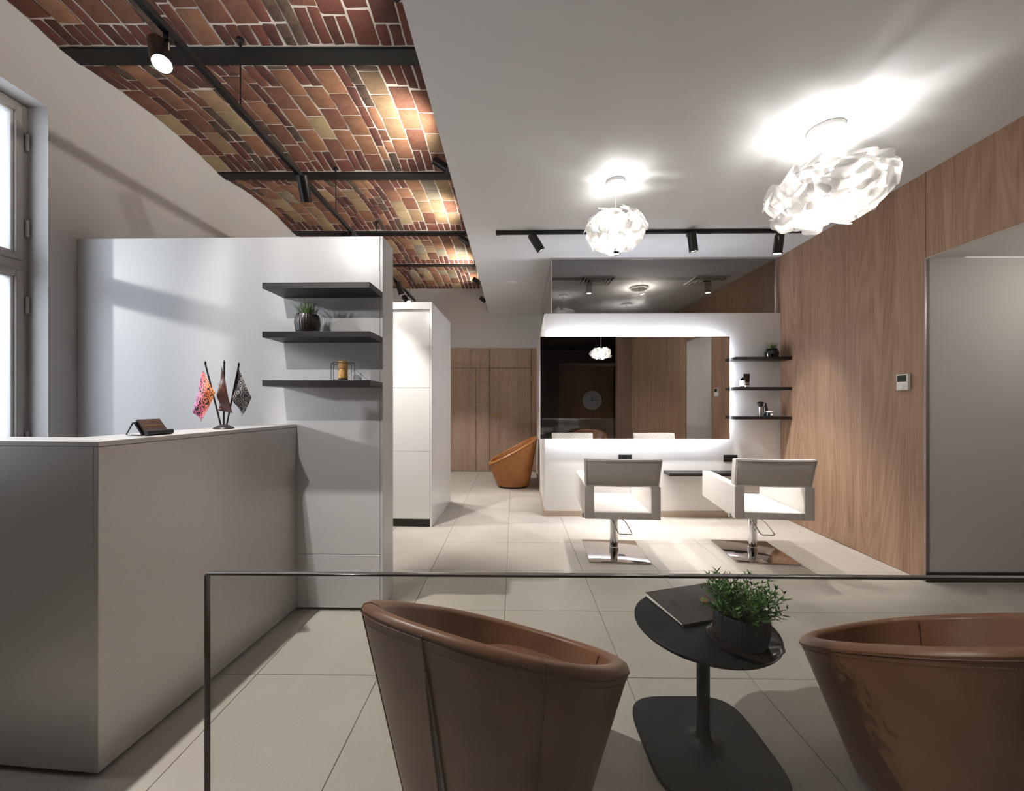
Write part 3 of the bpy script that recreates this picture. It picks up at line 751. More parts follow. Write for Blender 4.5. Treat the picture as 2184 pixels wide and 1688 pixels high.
# ------------------------------------------------------------------ pendant lamps of curled petals
def petal_mesh(s, bend, rr):
    out = []
    c = s*.22; h = s/2
    for (sx,sy) in ((1,1),(-1,1),(-1,-1),(1,-1)):
        for a in (0,.5,1):
            ang = math.atan2(sy,sx)-PI/4 + a*PI/2
            out.append((sx*(h-c)+c*math.cos(ang), sy*(h-c)+c*math.sin(ang)))
    def Z(x,y): return bend*(x*x - .4*y*y)/h
    n = len(out)
    lip = s*.03
    vs = [(x,y,Z(x,y)-lip) for x,y in out]+[(x*.86,y*.86,Z(x*.86,y*.86)) for x,y in out]+[(0,0,lip*.3)]
    fs = []
    for i in range(n):
        j = (i+1)%n; fs += [(i,j,n+j,n+i),(n+i,n+j,2*n)]
    return MB().add(vs, fs).mesh('petal', M['petal'], smooth=0)
def pendant(label, pos, a, c, npet, psz, watts, cords, seed):
    rr = random.Random(seed)
    x,y,z = pos
    t = thing('petal_pendant', label, 'pendant lamp', pos, 0, 'white petal pendant lamps')
    dz = ZC-z
    r_can = .10 if a > .3 else .075
    MB().lathe([(r_can*.97,dz-.028),(r_can,dz-.025),(r_can,dz-.001)],32).build('canopy', M['whitep'], t, bevel=.001, seg=1)
    MB().lathe([(.004,dz-.05),(.009,dz-.046),(.009,dz-.028)],12).build('cord_grip', M['alu'], t)
    MB().tube([(0,0,dz-.045),(.004,0,dz*.5),(0,0,c*.4)],.0025,8).build('cord', M['cord'], t)
    for q in range(cords):
        an = q*2*PI/cords+2.6
        MB().cyl((0,0,dz-.03),(.55*a*math.cos(an),.55*a*math.sin(an),c*.6),.0012,6).build('suspension_wire', M['cord'], t)
    MB().lathe([(.005,-.055),(.035,-.045),(.05,-.01),(.04,.03),(.015,.055)],20).build('bulb', M['bulb'], t)
    MB().lathe([(.02,.055),(.02,.09),(.008,.095)],16).build('lamp_holder', M['whitep'], t)
    meshes = [petal_mesh(psz*s, b, rr) for s,b in ((1,.05),(.9,.08),(1.1,.03),(.95,-.04))]
    ga = PI*(3-math.sqrt(5))
    for i in range(npet):
        f = 1-2*(i+.5)/npet
        if f > .93: continue
        th = i*ga+rr.uniform(-.15,.15); s = math.sqrt(1-f*f)
        # squashed, rather cylindrical ring: superellipse in the vertical section
        sn = s**.75
        fz = math.copysign(abs(f)**.85, f)
        sh = (.80,.92,1.0)[i%3]+rr.uniform(-.03,.03)
        p = Vector((a*sn*sh*math.cos(th), a*sn*sh*math.sin(th), c*fz*sh))
        nr_ = Vector((p.x/a**2, p.y/a**2, p.z/c**2)).normalized()
        nr_ = (nr_ + Vector((rr.uniform(-.6,.6),rr.uniform(-.6,.6),rr.uniform(-.5,.5)))).normalized()
        o = bpy.data.objects.new('petal', meshes[i%4]); C.objects.link(o); o.parent = t
        o.matrix_local = Matrix.Translation(p) @ nr_.to_track_quat('Z','Y').to_matrix().to_4x4() @ Matrix.Rotation(rr.uniform(0,2*PI),4,'Z')
    ld = bpy.data.lights.new('pendant_light','POINT'); ld.energy = watts; ld.shadow_soft_size = .07; ld.color = (1,.97,.93)
    lo = bpy.data.objects.new('pendant_light', ld); C.objects.link(lo); lo.location = (x,y,z)
    return t
pendant('small round white petal pendant in the middle of the white ceiling', (.825,3.0,2.665), .215, .140, 100, .100, W_PEND_S, 0, 3)
pendant('large oval white petal pendant hanging near the wood wall', (1.985,2.43,2.635), .305, .155, 160, .115, W_PEND_L, 3, 5)
pendant('white petal pendant seen only as a reflection in the mirror', (2.05,-.20,2.49), .23, .125, 90, .100, W_PEND_S*.4, 0, 8)

# ------------------------------------------------------------------ salon chairs
def salon_chair(label, loc, rz):
    t = thing('salon_chair', label, 'salon chair', (loc[0],loc[1],0), rz, 'white salon chairs facing the mirror')
    W, D = .30, .34                                   # half width, half depth (local +y faces the mirror)
    for s in (-1,1):
        arm = MB().add([(s*W,-D,.39),(s*(W-.075),-D,.39),(s*(W-.075),D,.415),(s*W,D,.415),(s*W,-D,.655),(s*(W-.075),-D,.655),(s*(W-.075),D,.665),(s*W,D,.665)],
                       [(0,3,2,1),(4,5,6,7),(0,1,5,4),(1,2,6,5),(2,3,7,6),(3,0,4,7)])
        arm.build('armrest', M['vinyl'], t, bevel=.008, seg=3)
        x0,x1 = sorted((s*W,s*(W-.075)))
        MB().box(x0+.001,x1-.001,-D-.006,-D+.004,.392,.654).build('rear_panel', M['vinylb'], t, bevel=.004)
    MB().box(-W+.0755,W-.0755,-D+.01,D-.02,.39,.452).build('seat', M['vinyl'], t, bevel=.015, seg=3)
    MB().box(-W+.076,W-.076,-D-.006,-D+.009,.392,.447).build('rear_panel', M['vinylb'], t, bevel=.004)
    # curved backrest
    n = 16; rings = []
    def backring(z, y_of, th, hw):
        f = [( -hw+2*hw*i/n, y_of(-1+2*i/n), z) for i in range(n+1)]
        b = [( x, y+th, z) for x,y,z in reversed(f)]
        return f+b
    for z,hw,lean,th in ((.657,.288,.0,.045),(.665,.294,.002,.055),(.77,.299,-.02,.06),(.87,.304,-.045,.06),(.878,.299,-.047,.052)):
        rings.append(backring(z, lambda q,l=lean: -D+.012+l-.035*(1-q*q), th, hw))
    bk = MB().rings(rings).build('backrest', M['vinyl'], t, smooth=40)
    # rear skin in the darker vinyl
    def skin(z,hw,lean): return [(-hw+2*hw*i/n, -D+.012+lean-.035*(1-(-1+2*i/n)**2)-.004, z) for i in range(n+1)]
    rows = [skin(.664,.284,.002),skin(.77,.291,-.02),skin(.868,.296,-.045)]
    vs = [p for r in rows for p in r]; m_ = n+1
    sk_ = MB().add(vs,[(r*m_+i,r*m_+i+1,(r+1)*m_+i+1,(r+1)*m_+i) for r in range(2) for i in range(n)])
    o = sk_.build('back_skin', M['vinylb'], t, smooth=40)
    md = o.modifiers.new('thick','SOLIDIFY'); md.thickness = .003
    edge = [Vector(p)+Vector((0,-.001,0)) for p in rows[0]]+[Vector(p)+Vector((0,-.001,0)) for p in reversed(rows[-1])]
    MB().tube(edge,.0028,6,closed=True).build('piping', M['vinyl'], t)
    # diamond stitching on the front of the backrest
    q = MB()
    def fp(uu,ww):
        x = -.29+.58*uu; z = .675+.195*ww; lean = .002-.047*ww
        return (x, -D+.012+lean-.035*(1-(2*uu-1)**2)+.0605, z)
    for i in range(-5,15):
        for sgn in (1,-1):
            pts = []
            for j in range(9):
                ww = j/8; uu = i*.1 + sgn*ww*.34 + (0 if sgn > 0 else .0)
                if 0 <= uu <= 1: pts.append(fp(uu,ww))
            if len(pts) > 2: q.tube(pts,.0012,4)
    q.build('quilting', M['stitchw'], t)
    MB().box(-W-.014,-W+.004,-D+.055,-D+.085,.385,.415).build('bracket', M['alu'], t, bevel=.003)
    MB().box(-.13,.13,-.13,.13,.37,.389).build('seat_plate', M['blackm'], t)
    MB().lathe([(.040,.012),(.040,.05),(.036,.055),(.036,.31),(.041,.315),(.041,.36),(.03,.371)],28).build('column', M['chrome'], t, smooth=30)
    MB().box(-.25,.25,-.262,.262,.0005,.013).build('base_plate', M['polish'], t, bevel=.002)
    pth = [(-.05,-.02,.322),(-.035,-.035,.318),(.02,-.09,.20),(.03,-.10,.19),(.13,-.10,.19),(.137,-.095,.195),(.10,-.02,.27),(.04,.0,.325)]
    MB().tube(pth,.005,8).build('foot_pump', M['chrome'], t)
    MB().lathe([(.044,.322),(.046,.326),(.046,.336),(.044,.34)],24).build('collar', M['chrome'], t)
    MB().cyl((-.075,-.02,.324),(-.045,-.02,.322),.008,10).build('pump_tip', M['blackm'], t)
    return t
salon_chair('white salon chair on a square steel base, the one farther from the wood wall', (.938,3.46), -.067)
salon_chair('white salon chair on a square steel base, beside the wood wall', (2.165,3.45), -.11)

# ------------------------------------------------------------------ tub chairs
def tub_chair(label, loc, a, leather, zip_=True):
    t = thing('tub_chair', label, 'armchair', (loc[0],loc[1],0), -a, 'leather tub chairs')
    RU, RV, ZBK, ZFR, n_, RB = .391, .396, .797, .377, 2.53, .256
    S = 96; TT = [2*PI*i/S for i in range(S)]
    def plan(tt,k): 
        cx,sx = sup(tt,n_)
        return (sx*RV*k, cx*RU*k)                     # x lateral, y facing
    def zr(y): return ZBK+(ZFR-ZBK)*(y+RU)/(2*RU)
    def outer(tt,s):
        x0,y0 = plan(tt,RB/RU); x1,y1 = plan(tt,1.0); z1 = zr(y1)-.02
        e = s
        return Vector((x0+(x1-x0)*e, y0+(y1-y0)*e, .03+(z1-.03)*s))
    R = []
    R.append([Vector((*plan(tt,RB/RU*.93),.022)) for tt in TT])
    for s in (0,.04,.2,.4,.6,.8,.95,1.0): R.append([outer(tt,s) for tt in TT])
    shell = MB().rings(R,True,False)
    # rim roll
    rim = []
    for ph in (0,.2,.45,.7,.9,1.0):
        ring = []
        for tt in TT:
            x1,y1 = plan(tt,1.0); x2,y2 = plan(tt,1-.052/RU)
            w = .5-.5*math.cos(PI*ph); zz = zr(y1)*(1-w)+zr(y2)*w
            ring.append(Vector((x1+(x2-x1)*w, y1+(y2-y1)*w, zz-.02+.022*math.sin(PI*ph)*1.0)))
        rim.append(ring)
    ZS = .300
    inn = []
    for s in (0,.06,.25,.5,.75,.93,1.0):
        ring = []
        for tt in TT:
            x2,y2 = plan(tt,1-.052/RU); zt = zr(y2)-.02
            fr = (ZS-.03)/(zr(plan(tt,1)[1])-.05); kk = RB/RU+(1-RB/RU)*min(1,fr)
            x3,y3 = plan(tt,max(.3,kk-.06/RU))
            ring.append(Vector((x2+(x3-x2)*s, y2+(y3-y2)*s, zt+(ZS-zt)*s)))
        inn.append(ring)
    shell.build('shell', leather, t, smooth=60)
    MB().rings(rim,False,False).build('rim', leather, t, smooth=70)
    MB().rings(inn,False,True).build('inner_lining', leather, t, smooth=60)
    # domed seat cushion
    cu = []
    for kk,zz in ((.62,ZS-.004),(.72,ZS+.002),(.775,ZS+.012),(.74,ZS+.022),(.6,ZS+.028),(.3,ZS+.030),(.06,ZS+.030)):
        cu.append([Vector((plan(tt,kk)[0], plan(tt,kk)[1]+.012, zz+.03*plan(tt,kk)[1]/RU)) for tt in TT])
    MB().rings(cu,True,True).build('seat_cushion', leather, t, smooth=60)
    MB().rings([[Vector((*plan(tt,RB/RU*.9),z)) for tt in TT] for z in (0,.0225)]).build('base_ring', M['zip'], t)
    # seams
    st = MB()
    st.tube([outer(tt,.985)*1 + Vector((*[c*.004 for c in plan(tt,1)],0)) for tt in TT],.0022,5,closed=True)
    st.build('rim_seam', M['stitch'], t)
    st = MB()
    for i in range(0,S*3):
        if i % 1: continue
        t0 = 2*PI*i/(S*3); t1 = t0+.012
        p0,p1 = [outer(q,.955)+Vector((*[c*.006 for c in plan(q,1)],0)) for q in (t0,t1)]
        st.tube([p0,p1],.0012,4)
    st.build('stitching', M['stitch'], t)
    for q in (PI-.72, PI+.72):                        # side seams
        MB().tube([outer(q,s)+Vector((*[c*.003 for c in plan(q,1)],0)) for s in (0,.25,.5,.75,1.0)],.002,5).build('side_seam', M['stitch'], t)
        st2 = MB().tube([rim[i_][int(round(q/(2*PI)*S))%S]+Vector((0,0,.0006)) for i_ in range(6)],.0018,5); st2.build('rim_cross_seam', M['stitch'], t)
    for q in (PI*.25, -PI*.25):
        i_ = int(round(q/(2*PI)*S))%S
        MB().tube([inn[j][i_]+Vector((*[-c*.006 for c in plan(q,1)],0)) for j in range(5)],.002,5).build('inner_seam', M['stitch'], t)
    # open slit of the zip at the centre of the back
    sl, lip = MB(), MB()
    q = PI
    pts = [outer(q,s) for s in (0,.2,.4,.6,.8,.88)]
    wd_ = [.014,.013,.011,.009,.005,.001]
    A = [p+Vector((-w,-.0035,0)) for p,w in zip(pts,wd_)]; B = [p+Vector((w,-.0035,0)) for p,w in zip(pts,wd_)]
    A2 = [p+Vector((0,.004,0)) for p in A]; B2 = [p+Vector((0,.004,0)) for p in B]
    nn = len(pts)
    sl.add(A+B+A2+B2, [(i,nn+i,nn+i+1,i+1) for i in range(nn-1)]+[(2*nn+i,2*nn+i+1,3*nn+i+1,3*nn+i) for i in range(nn-1)]+[(i,i+1,2*nn+i+1,2*nn+i) for i in range(nn-1)]+[(nn+i,3*nn+i,3*nn+i+1,nn+i+1) for i in range(nn-1)])
    sl.build('zip_slit', M['zip'], t, smooth=0)
    for E_ in (A,B): MB().tube([p+Vector((0,-.001,0)) for p in E_],.0032,6).build('zip_lip', leather, t)
    MB().tube([outer(q,s)+Vector((0,-.003,0)) for s in (.88,.94,1.0)],.0022,5).build('back_seam', M['stitch'], t)
    return t
tub_chair('tan leather tub chair in the foreground, its zipped back to the camera', (-.028,1.267), .47, M['leather'])
tub_chair('brown leather tub chair at the right edge, beside the round table', (1.485,1.279), -.241, M['leather'])
tub_chair('orange tan leather tub chair far away against the return wall', (.068,6.24), -PI/2, M['leather2'])

# ------------------------------------------------------------------ round side table and what stands on it
TBX, TBY, TBZ = .77, 1.535, .46
tb = thing('side_table', 'round black metal side table between the two tub chairs', 'table', (.754,1.505,0))
MB().lathe([(.236,TBZ-.02),(.252,TBZ-.018),(.260,TBZ-.010),(.260,TBZ-.004),(.256,TBZ)],72,c=(TBX,TBY,0)).build('table_top', M['tablem'], tb, world=True, smooth=50)
MB().lathe([(.075,.016),(.045,.022),(.03,.035),(.0245,.06),(.0235,.1),(.0235,TBZ-.0205)],32).build('stem', M['tablem'], tb, smooth=60)
bp = [tuple(.235*c_ for c_ in sup(2*PI*i/72,4.2)) for i in range(72)]
MB().rings([[(x,y,0) for x,y in bp],[(x,y,.010) for x,y in bp],[(x*.985,y*.985,.0155) for x,y in bp]]).build('base_plate', M['tablem'], tb, smooth=50)
# folder
b0 = Vector((.610,1.734)); e1 = Vector((.335,.089)).normalized(); e2 = Vector((.058,-.241)).normalized()
fo = thing('menu_folder', 'dark brown folder with a gold emblem lying on the round table', 'folder', (b0.x,b0.y,TBZ), math.atan2(e1.y,e1.x))
P().box(0,.335,-.248,0,.0005,.004).build('back_cover', M['folder'], fo, bevel=.0015)
P().add([(.002,-.234,.0045),(.325,-.234,.0045),(.325,-.006,.0045),(.002,-.006,.0045),(.002,-.234,.0098),(.325,-.234,.0125),(.325,-.006,.0205),(.002,-.006,.0178)],[(0,3,2,1),(4,5,6,7),(0,1,5,4),(1,2,6,5),(2,3,7,6),(3,0,4,7)]).build('pages', M['paper'], fo)
cv = MB(); cv.add([(0,-.248,.010),(.335,-.248,.013),(.335,0,.022),(0,0,.019),(0,-.248,.0135),(.335,-.248,.0165),(.335,0,.0255),(0,0,.0225)],[(0,3,2,1),(4,5,6,7),(0,1,5,4),(1,2,6,5),(2,3,7,6),(3,0,4,7)])
cv.build('front_cover', M['folder'], fo, bevel=.0015)
P().box(0,.335,-.2495,-.2465,.001,.0150).build('spine', M['folder'], fo, bevel=.001)
def cz(x,y): 
    return .0135+.003*(x/.335)+.009*((y+.248)/.248)
MT = Matrix.Translation((.062,-.118,cz(.062,-.118)+.0011)) @ Matrix.Rotation(-.009,4,'Y') @ Matrix.Rotation(.036,4,'X') @ Matrix.Rotation(-PI/2,4,'Z')
text_part('lettering', 'SPAR', .022, M['deboss'], fo, MT, spacing=1.5)
ME = Matrix.Translation((.203,-.125,cz(.203,-.125)+.0012)) @ Matrix.Rotation(-.009,4,'Y') @ Matrix.Rotation(.036,4,'X')
em = MB().tube([(.016*math.cos(2*PI*i/28),.016*math.sin(2*PI*i/28),0) for i in range(28)],.0011,5,closed=True)
for sgn in (1,-1): em.tube([(sgn*.008*math.sin(PI*j/8)+0, -.012+.024*j/8, 0) for j in range(9)],.0009,4)
em.tube([(-.010+.020*j/8, .006*math.sin(2*PI*j/8), 0) for j in range(9)],.0009,4)
em.xf(ME).build('emblem', M['gold'], fo)
# saucer
PX, PY = .846, 1.412
def wav(t_): return 1+.045*math.sin(3*t_+.5)+.02*math.sin(7*t_)
sa = MB(); rg = []
for r_,z_ in ((.055,.0),(.07,.001),(.098,.006),(.119,.016),(.122,.018),(.118,.019),(.096,.0095),(.068,.0045)):
    rg.append([(PX+.006+r_*wav(2*PI*i/64)*math.cos(2*PI*i/64), PY-.014+r_*wav(2*PI*i/64)*math.sin(2*PI*i/64), TBZ+.0005+z_+(.004*math.sin(5*2*PI*i/64) if r_ > .11 else 0)) for i in range(64)])
tag(sa.rings(rg).build('saucer', M['saucer'], smooth=60), 'wavy dark brown saucer under the plant pot on the round table', 'saucer')
def ribbed_pot(r_bot, r_mid, r_top, h, ribs, amp, m, parent, th=.007):
    rg = []
    for (r_,z_,am) in ((r_bot,0,0),(r_bot*1.02,.003,amp*.5),((r_bot+r_mid)/2,h*.25,amp),(r_mid,h*.55,amp),((r_mid+r_top)/2,h*.85,amp),(r_top,h*.985,amp*.4),(r_top-th*.4,h,0),(r_top-th,h*.985,0),(r_top-th*1.2,h*.6,0)):
        rg.append([((r_+am*abs(math.sin(ribs/2*2*PI*i/(ribs*4))))*math.cos(2*PI*i/(ribs*4)), (r_+am*abs(math.sin(ribs/2*2*PI*i/(ribs*4))))*math.sin(2*PI*i/(ribs*4)), z_) for i in range(ribs*4)])
    return MB().rings(rg,True,False).build('pot', m, parent, smooth=50)
pl = thing('potted_bush', 'leafy green plant in a ribbed charcoal pot on the round table', 'plant', (PX,PY,TBZ+.006))
ribbed_pot(.078,.090,.087,.105,34,.0025,M['pot'],pl)
MB().lathe([(.02,.075),(.079,.078),(.06,.088),(.01,.092)],24).build('soil', M['soil'], pl)
lf = MB(); sm = MB(); rl = random.Random(11)
def leaf(mb, p, d, L, w, rr):
    d = d.normalized(); up = Vector((rr.uniform(-.5,.5),rr.uniform(-.5,.5),1)); s_ = d.cross(up).normalized(); nn = s_.cross(d)
    mb.add([p, p+d*L*.35+s_*w, p+d*L+nn*(-L*.08), p+d*L*.35-s_*w, p+d*L*.4+nn*L*.10],[(0,1,4),(1,2,4),(2,3,4),(3,0,4)])
for i in range(120):
    an = rl.uniform(0,2*PI); el = rl.uniform(.15,1.0)
    base = Vector((rl.uniform(0,.06)*math.cos(an), rl.uniform(0,.06)*math.sin(an), .085))
    L = rl.uniform(.065,.15)
    dr = Vector((math.cos(an)*math.cos(el*1.5), math.sin(an)*math.cos(el*1.5), .25+math.sin(el*1.5)))
    dr.normalize(); pts = []
    for j in range(6):
        f = j/5; pts.append(base+dr*L*f+Vector((math.cos(an),math.sin(an),-.2))*.008*f*f)
    sm.tube(pts,[.0012]*5+[.0006],4)
    for j in range(1,6):
        for q in range(3):
            a2 = rl.uniform(0,2*PI)
            d = (dr*.7+Vector((math.cos(a2),math.sin(a2),rl.uniform(-.2,.6)))*.8)
            leaf(lf, pts[j], d, rl.uniform(.016,.03), rl.uniform(.0025,.0045), rl)
o = lf.build('foliage', M['leaf'], pl, smooth=0); o['kind'] = 'stuff'
o = sm.build('stems', M['leaf'], pl); o['kind'] = 'stuff'

def grass(parent, r0, z0, n, Lr, spread, seed, w=.0022):
    g_ = MB(); rr = random.Random(seed)
    for i in range(n):
        an = rr.uniform(0,2*PI); r_ = r0*math.sqrt(rr.random()); L = rr.uniform(*Lr)
        out = Vector((math.cos(an),math.sin(an),0)); p0 = out*r_+Vector((0,0,z0)); lean = spread*rr.uniform(.1,1)*(r_/r0+.25)
        s_ = Vector((-out.y,out.x,0)); pts = [p0+out*lean*L*f*f+Vector((0,0,L*f*(1-.25*lean*f))) for f in (0,.35,.7,1)]
        ww = [w,w*.9,w*.6,.0002]; vs = []
        for p,q in zip(pts,ww): vs += [p+s_*q, p-s_*q]
        g_.add(vs,[(0,1,3,2),(2,3,5,4),(4,5,7,6)])
    o = g_.build('grass_blades', M['grass'], parent, smooth=0); o['kind'] = 'stuff'; return o
# grass pot on the partition shelf
gp = thing('potted_grass', 'grass in a dark ribbed pot on the middle partition shelf', 'plant', (px(656,2.365),2.365,1.7465))
ribbed_pot(.060,.071,.062,.117,30,.0022,M['potb'],gp)
MB().lathe([(.02,.095),(.054,.098),(.01,.103)],20).build('soil', M['soil'], gp)
grass(gp,.05,.095,150,(.06,.125),.75,4)
# candle and its wire holder on the lowest partition shelf
cyl_ = px(731.7,2.36)
cd = thing('candle', 'golden pillar candle with a dark foot on the lowest partition shelf', 'candle', (cyl_,2.36,1.4600))
MB().lathe([(.026,.0),(.0275,.003),(.0275,.018)],28).build('dark_foot', M['candleb'], cd)
MB().lathe([(.0275,.0185),(.0275,.118),(.025,.121),(.012,.118)],28).build('wax', M['candle'], cd, smooth=50)
MB().tube([(-.0278*math.cos(.25*i),-.0278*math.sin(.25*i),.058+.018*math.sin(.25*i)) for i in range(13)],.0012,5).build('engraved_arc', M['candleb'], cd)
MB().cyl((0,0,.117),(.002,0,.13),.0016,6).build('wick', M['wick'], cd)
ch = thing('candle_holder', 'thin black wire cube frame standing around the golden candle', 'candle holder', (cyl_-.002,2.36,1.4600), .55)
s_ = .058; hh = .107; wr_ = .0018
f = MB()
for z_ in (wr_,hh): 
    for (a_,b_) in (((-s_,-s_),(s_,-s_)),((s_,-s_),(s_,s_)),((s_,s_),(-s_,s_)),((-s_,s_),(-s_,-s_))): f.cyl((*a_,z_),(*b_,z_),wr_,6)
f.build('ring_frame', M['blackm'], ch)
for sx in (-1,1):
    for sy in (-1,1): MB().cyl((sx*s_,sy*s_,0),(sx*s_,sy*s_,hh),wr_,6).build('upright', M['blackm'], ch)

# things on the corner shelves
def sx_(x, y): return px(x, y)
jy = 4.43
jg = thing('jar_of_grass', 'grass in a glossy black jar on the top corner shelf', 'plant', (sx_(1646,jy),jy,1.8425))
MB().lathe([(.058,0),(.068,.008),(.070,.03),(.070,.068),(.060,.082),(.050,.088),(.057,.090),(.060,.098),(.057,.104),(.050,.103),(.048,.07)],28,cap1=False).build('jar', M['jar'], jg, smooth=40)
MB().lathe([(.01,.08),(.047,.082),(.01,.088)],20).build('soil', M['soil'], jg)
grass(jg,.042,.082,130,(.05,.12),1.0,6,.0024)
bt = thing('product_bottle', 'small bottle with a white label and black cap on the middle corner shelf', 'bottle', (sx_(1583,4.40),4.40,1.5055))
MB().lathe([(.023,0),(.0255,.004),(.0255,.078),(.020,.086)],24).build('body', M['jar'], bt, smooth=40)
MB().lathe([(.0259,.008),(.0259,.074)],24,cap0=False,cap1=False).build('label', M['whitep'], bt)
MB().lathe([(.0225,.0865),(.0225,.108),(.020,.110)],24).build('cap', M['jar'], bt, bevel=.001, seg=1)
em = MB().tube([(.009*math.cos(2*PI*i/16),-.0262,.05+.009*math.sin(2*PI*i/16)) for i in range(16)],.0008,4,closed=True); em.build('mark', M['deboss'], bt)
tu = thing('cream_tube', 'dark brown cream tube standing on its cap on the middle corner shelf', 'tube', (sx_(1592.5,4.47),4.47,1.5055))
n_ = 24
def tring(hw,hd,z): return [(hw*math.cos(2*PI*i/n_),hd*math.sin(2*PI*i/n_),z) for i in range(n_)]
MB().rings([tring(.026,.022,.026),tring(.028,.022,.034),tring(.033,.015,.09),tring(.038,.003,.152),tring(.038,.002,.158)]).build('body', M['bronze'], tu, smooth=50)
MB().rings([tring(.0285,.0218,.044),tring(.0292,.0212,.053)],False,False).build('band', M['ltrim'], tu)
MB().lathe([(.024,0),(.025,.002),(.025,.0255)],24).build('cap', M['ltrim'], tu)
br = thing('makeup_brush', 'fan shaped black brush with a silver handle on the bottom corner shelf', 'brush', (sx_(1622,4.42),4.42,1.1765))
MB().lathe([(.018,0),(.0195,.002),(.0195,.095),(.017,.102)],24).build('handle', M['alu'], br, smooth=40)
MB().lathe([(.016,.1025),(.026,.128),(.037,.152),(.034,.158),(.018,.165),(.004,.167)],24).build('bristles', M['deboss'], br, smooth=50)
dp = thing('dropper_bottle', 'slim black dropper bottle on the bottom corner shelf', 'bottle', (sx_(1633,4.46),4.46,1.1765))
MB().lathe([(.020,0),(.0215,.003),(.0215,.098),(.016,.108)],24).build('body', M['jar'], dp, smooth=40)
MB().lathe([(.015,.1085),(.015,.118),(.011,.122),(.0105,.14),(.004,.157),(.002,.158)],20).build('dropper', M['socket'], dp, smooth=40)
cj = thing('cream_jar', 'low dark glass jar with a white lid on the bottom corner shelf', 'jar', (sx_(1641.5,4.40),4.40,1.1765))
MB().lathe([(.034,0),(.0375,.004),(.0375,.038),(.033,.042)],28).build('body', M['jar'], cj, smooth=40)
MB().lathe([(.037,.0425),(.038,.044),(.038,.058),(.035,.060)],28).build('lid', M['whitep'], cj, smooth=40)
P().box(-.016,.016,-.0385,-.0365,.010,.034).build('label', M['whitep'], cj)

# ------------------------------------------------------------------ things on the reception counter
ZD = 1.1915
fs = thing('flag_stand', 'black stand holding three small flags on the reception counter', 'flags', (px(477,2.05),2.05,ZD))
K = .0002788
def fpnt(x,y,dep=0): return Vector(((x-680)*K, dep, (1520-y)*K*1.0+.0))
MB().lathe([(.046,0),(.047,.004),(.043,.008),(.040,.009),(.025,.018),(.012,.022)],32).build('base', M['potb'], fs, smooth=40)
def mk_flag(name, kind):
    m, nt, b = newmat(name); v = coords(nt, (1,1,1))
    b.inputs['Roughness'].default_value = .6
    if kind == 'plain':
        b.inputs['Base Color'].default_value = lin('4A2A26'); b.inputs['Roughness'].default_value = .32; return m
    w = N(nt,'ShaderNodeTexWave', wave_type='RINGS' if kind == 'dark' else 'BANDS', bands_direction='X')
    w.inputs['Scale'].default_value = 11 if kind == 'dark' else 20; w.inputs['Distortion'].default_value = 7; w.inputs['Detail'].default_value = 0; w.inputs['Detail Scale'].default_value = 3.5 
    vo = N(nt,'ShaderNodeTexVoronoi'); vo.inputs['Scale'].default_value = 27 if kind == 'dark' else 75
    nt.links.new(v, vo.inputs['Vector']); nt.links.new(v, w.inputs['Vector'])
    if kind == 'dark':
        mu = N(nt,'ShaderNodeMath', operation='MULTIPLY'); mu.inputs[1].default_value = 4.2; nt.links.new(vo.outputs['Distance'], mu.inputs[0])
        fr = N(nt,'ShaderNodeMath', operation='FRACT'); nt.links.new(mu.outputs[0], fr.inputs[0])
        c = ramp(nt, fr.outputs[0], [(.0,'1E1C20'),(.48,'232126'),(.5,'8C857F'),(.7,'6B6462'),(.74,'D8D0C6'),(.8,'2A2628')])
    else:
        gx = N(nt,'ShaderNodeSeparateXYZ'); nt.links.new(v, gx.inputs[0])
        mr = N(nt,'ShaderNodeMapRange'); mr.inputs[1].default_value = -.13; mr.inputs[2].default_value = -.04; nt.links.new(gx.outputs[0], mr.inputs[0])
        base = ramp(nt, mr.outputs[0], [(0,'D070B0'),(.45,'F08088'),(.8,'F58A4A'),(1,'F8904A')])
        c = mixc(nt, ramp(nt, w.outputs['Fac'], [(.70,(0,0,0,1)),(.74,(1,1,1,1))]), base, lin('2B2026'))
        c = mixc(nt, ramp(nt, vo.outputs['Distance'], [(.16,(1,1,1,1)),(.2,(0,0,0,1))]), c, lin('EBC9B4'))
    nt.links.new(c, b.inputs['Base Color']); return m
FL = [('flag', mk_flag('pink_flag_cloth','pink'), (335,300),(630,1450), [(350,415),(585,840),(330,1390),(168,1160)], 'pink and orange patterned flag', -.02),
      ('flag', mk_flag('brown_flag_cloth','plain'), (690,285),(680,1470), [(690,340),(890,1225),(633,1175),(618,800)], 'brown satin flag', -.012),
      ('flag', mk_flag('dark_flag_cloth','dark'), (965,325),(735,1450), [(958,375),(1200,925),(1035,1290),(832,905)], 'black and grey patterned flag', .006)]
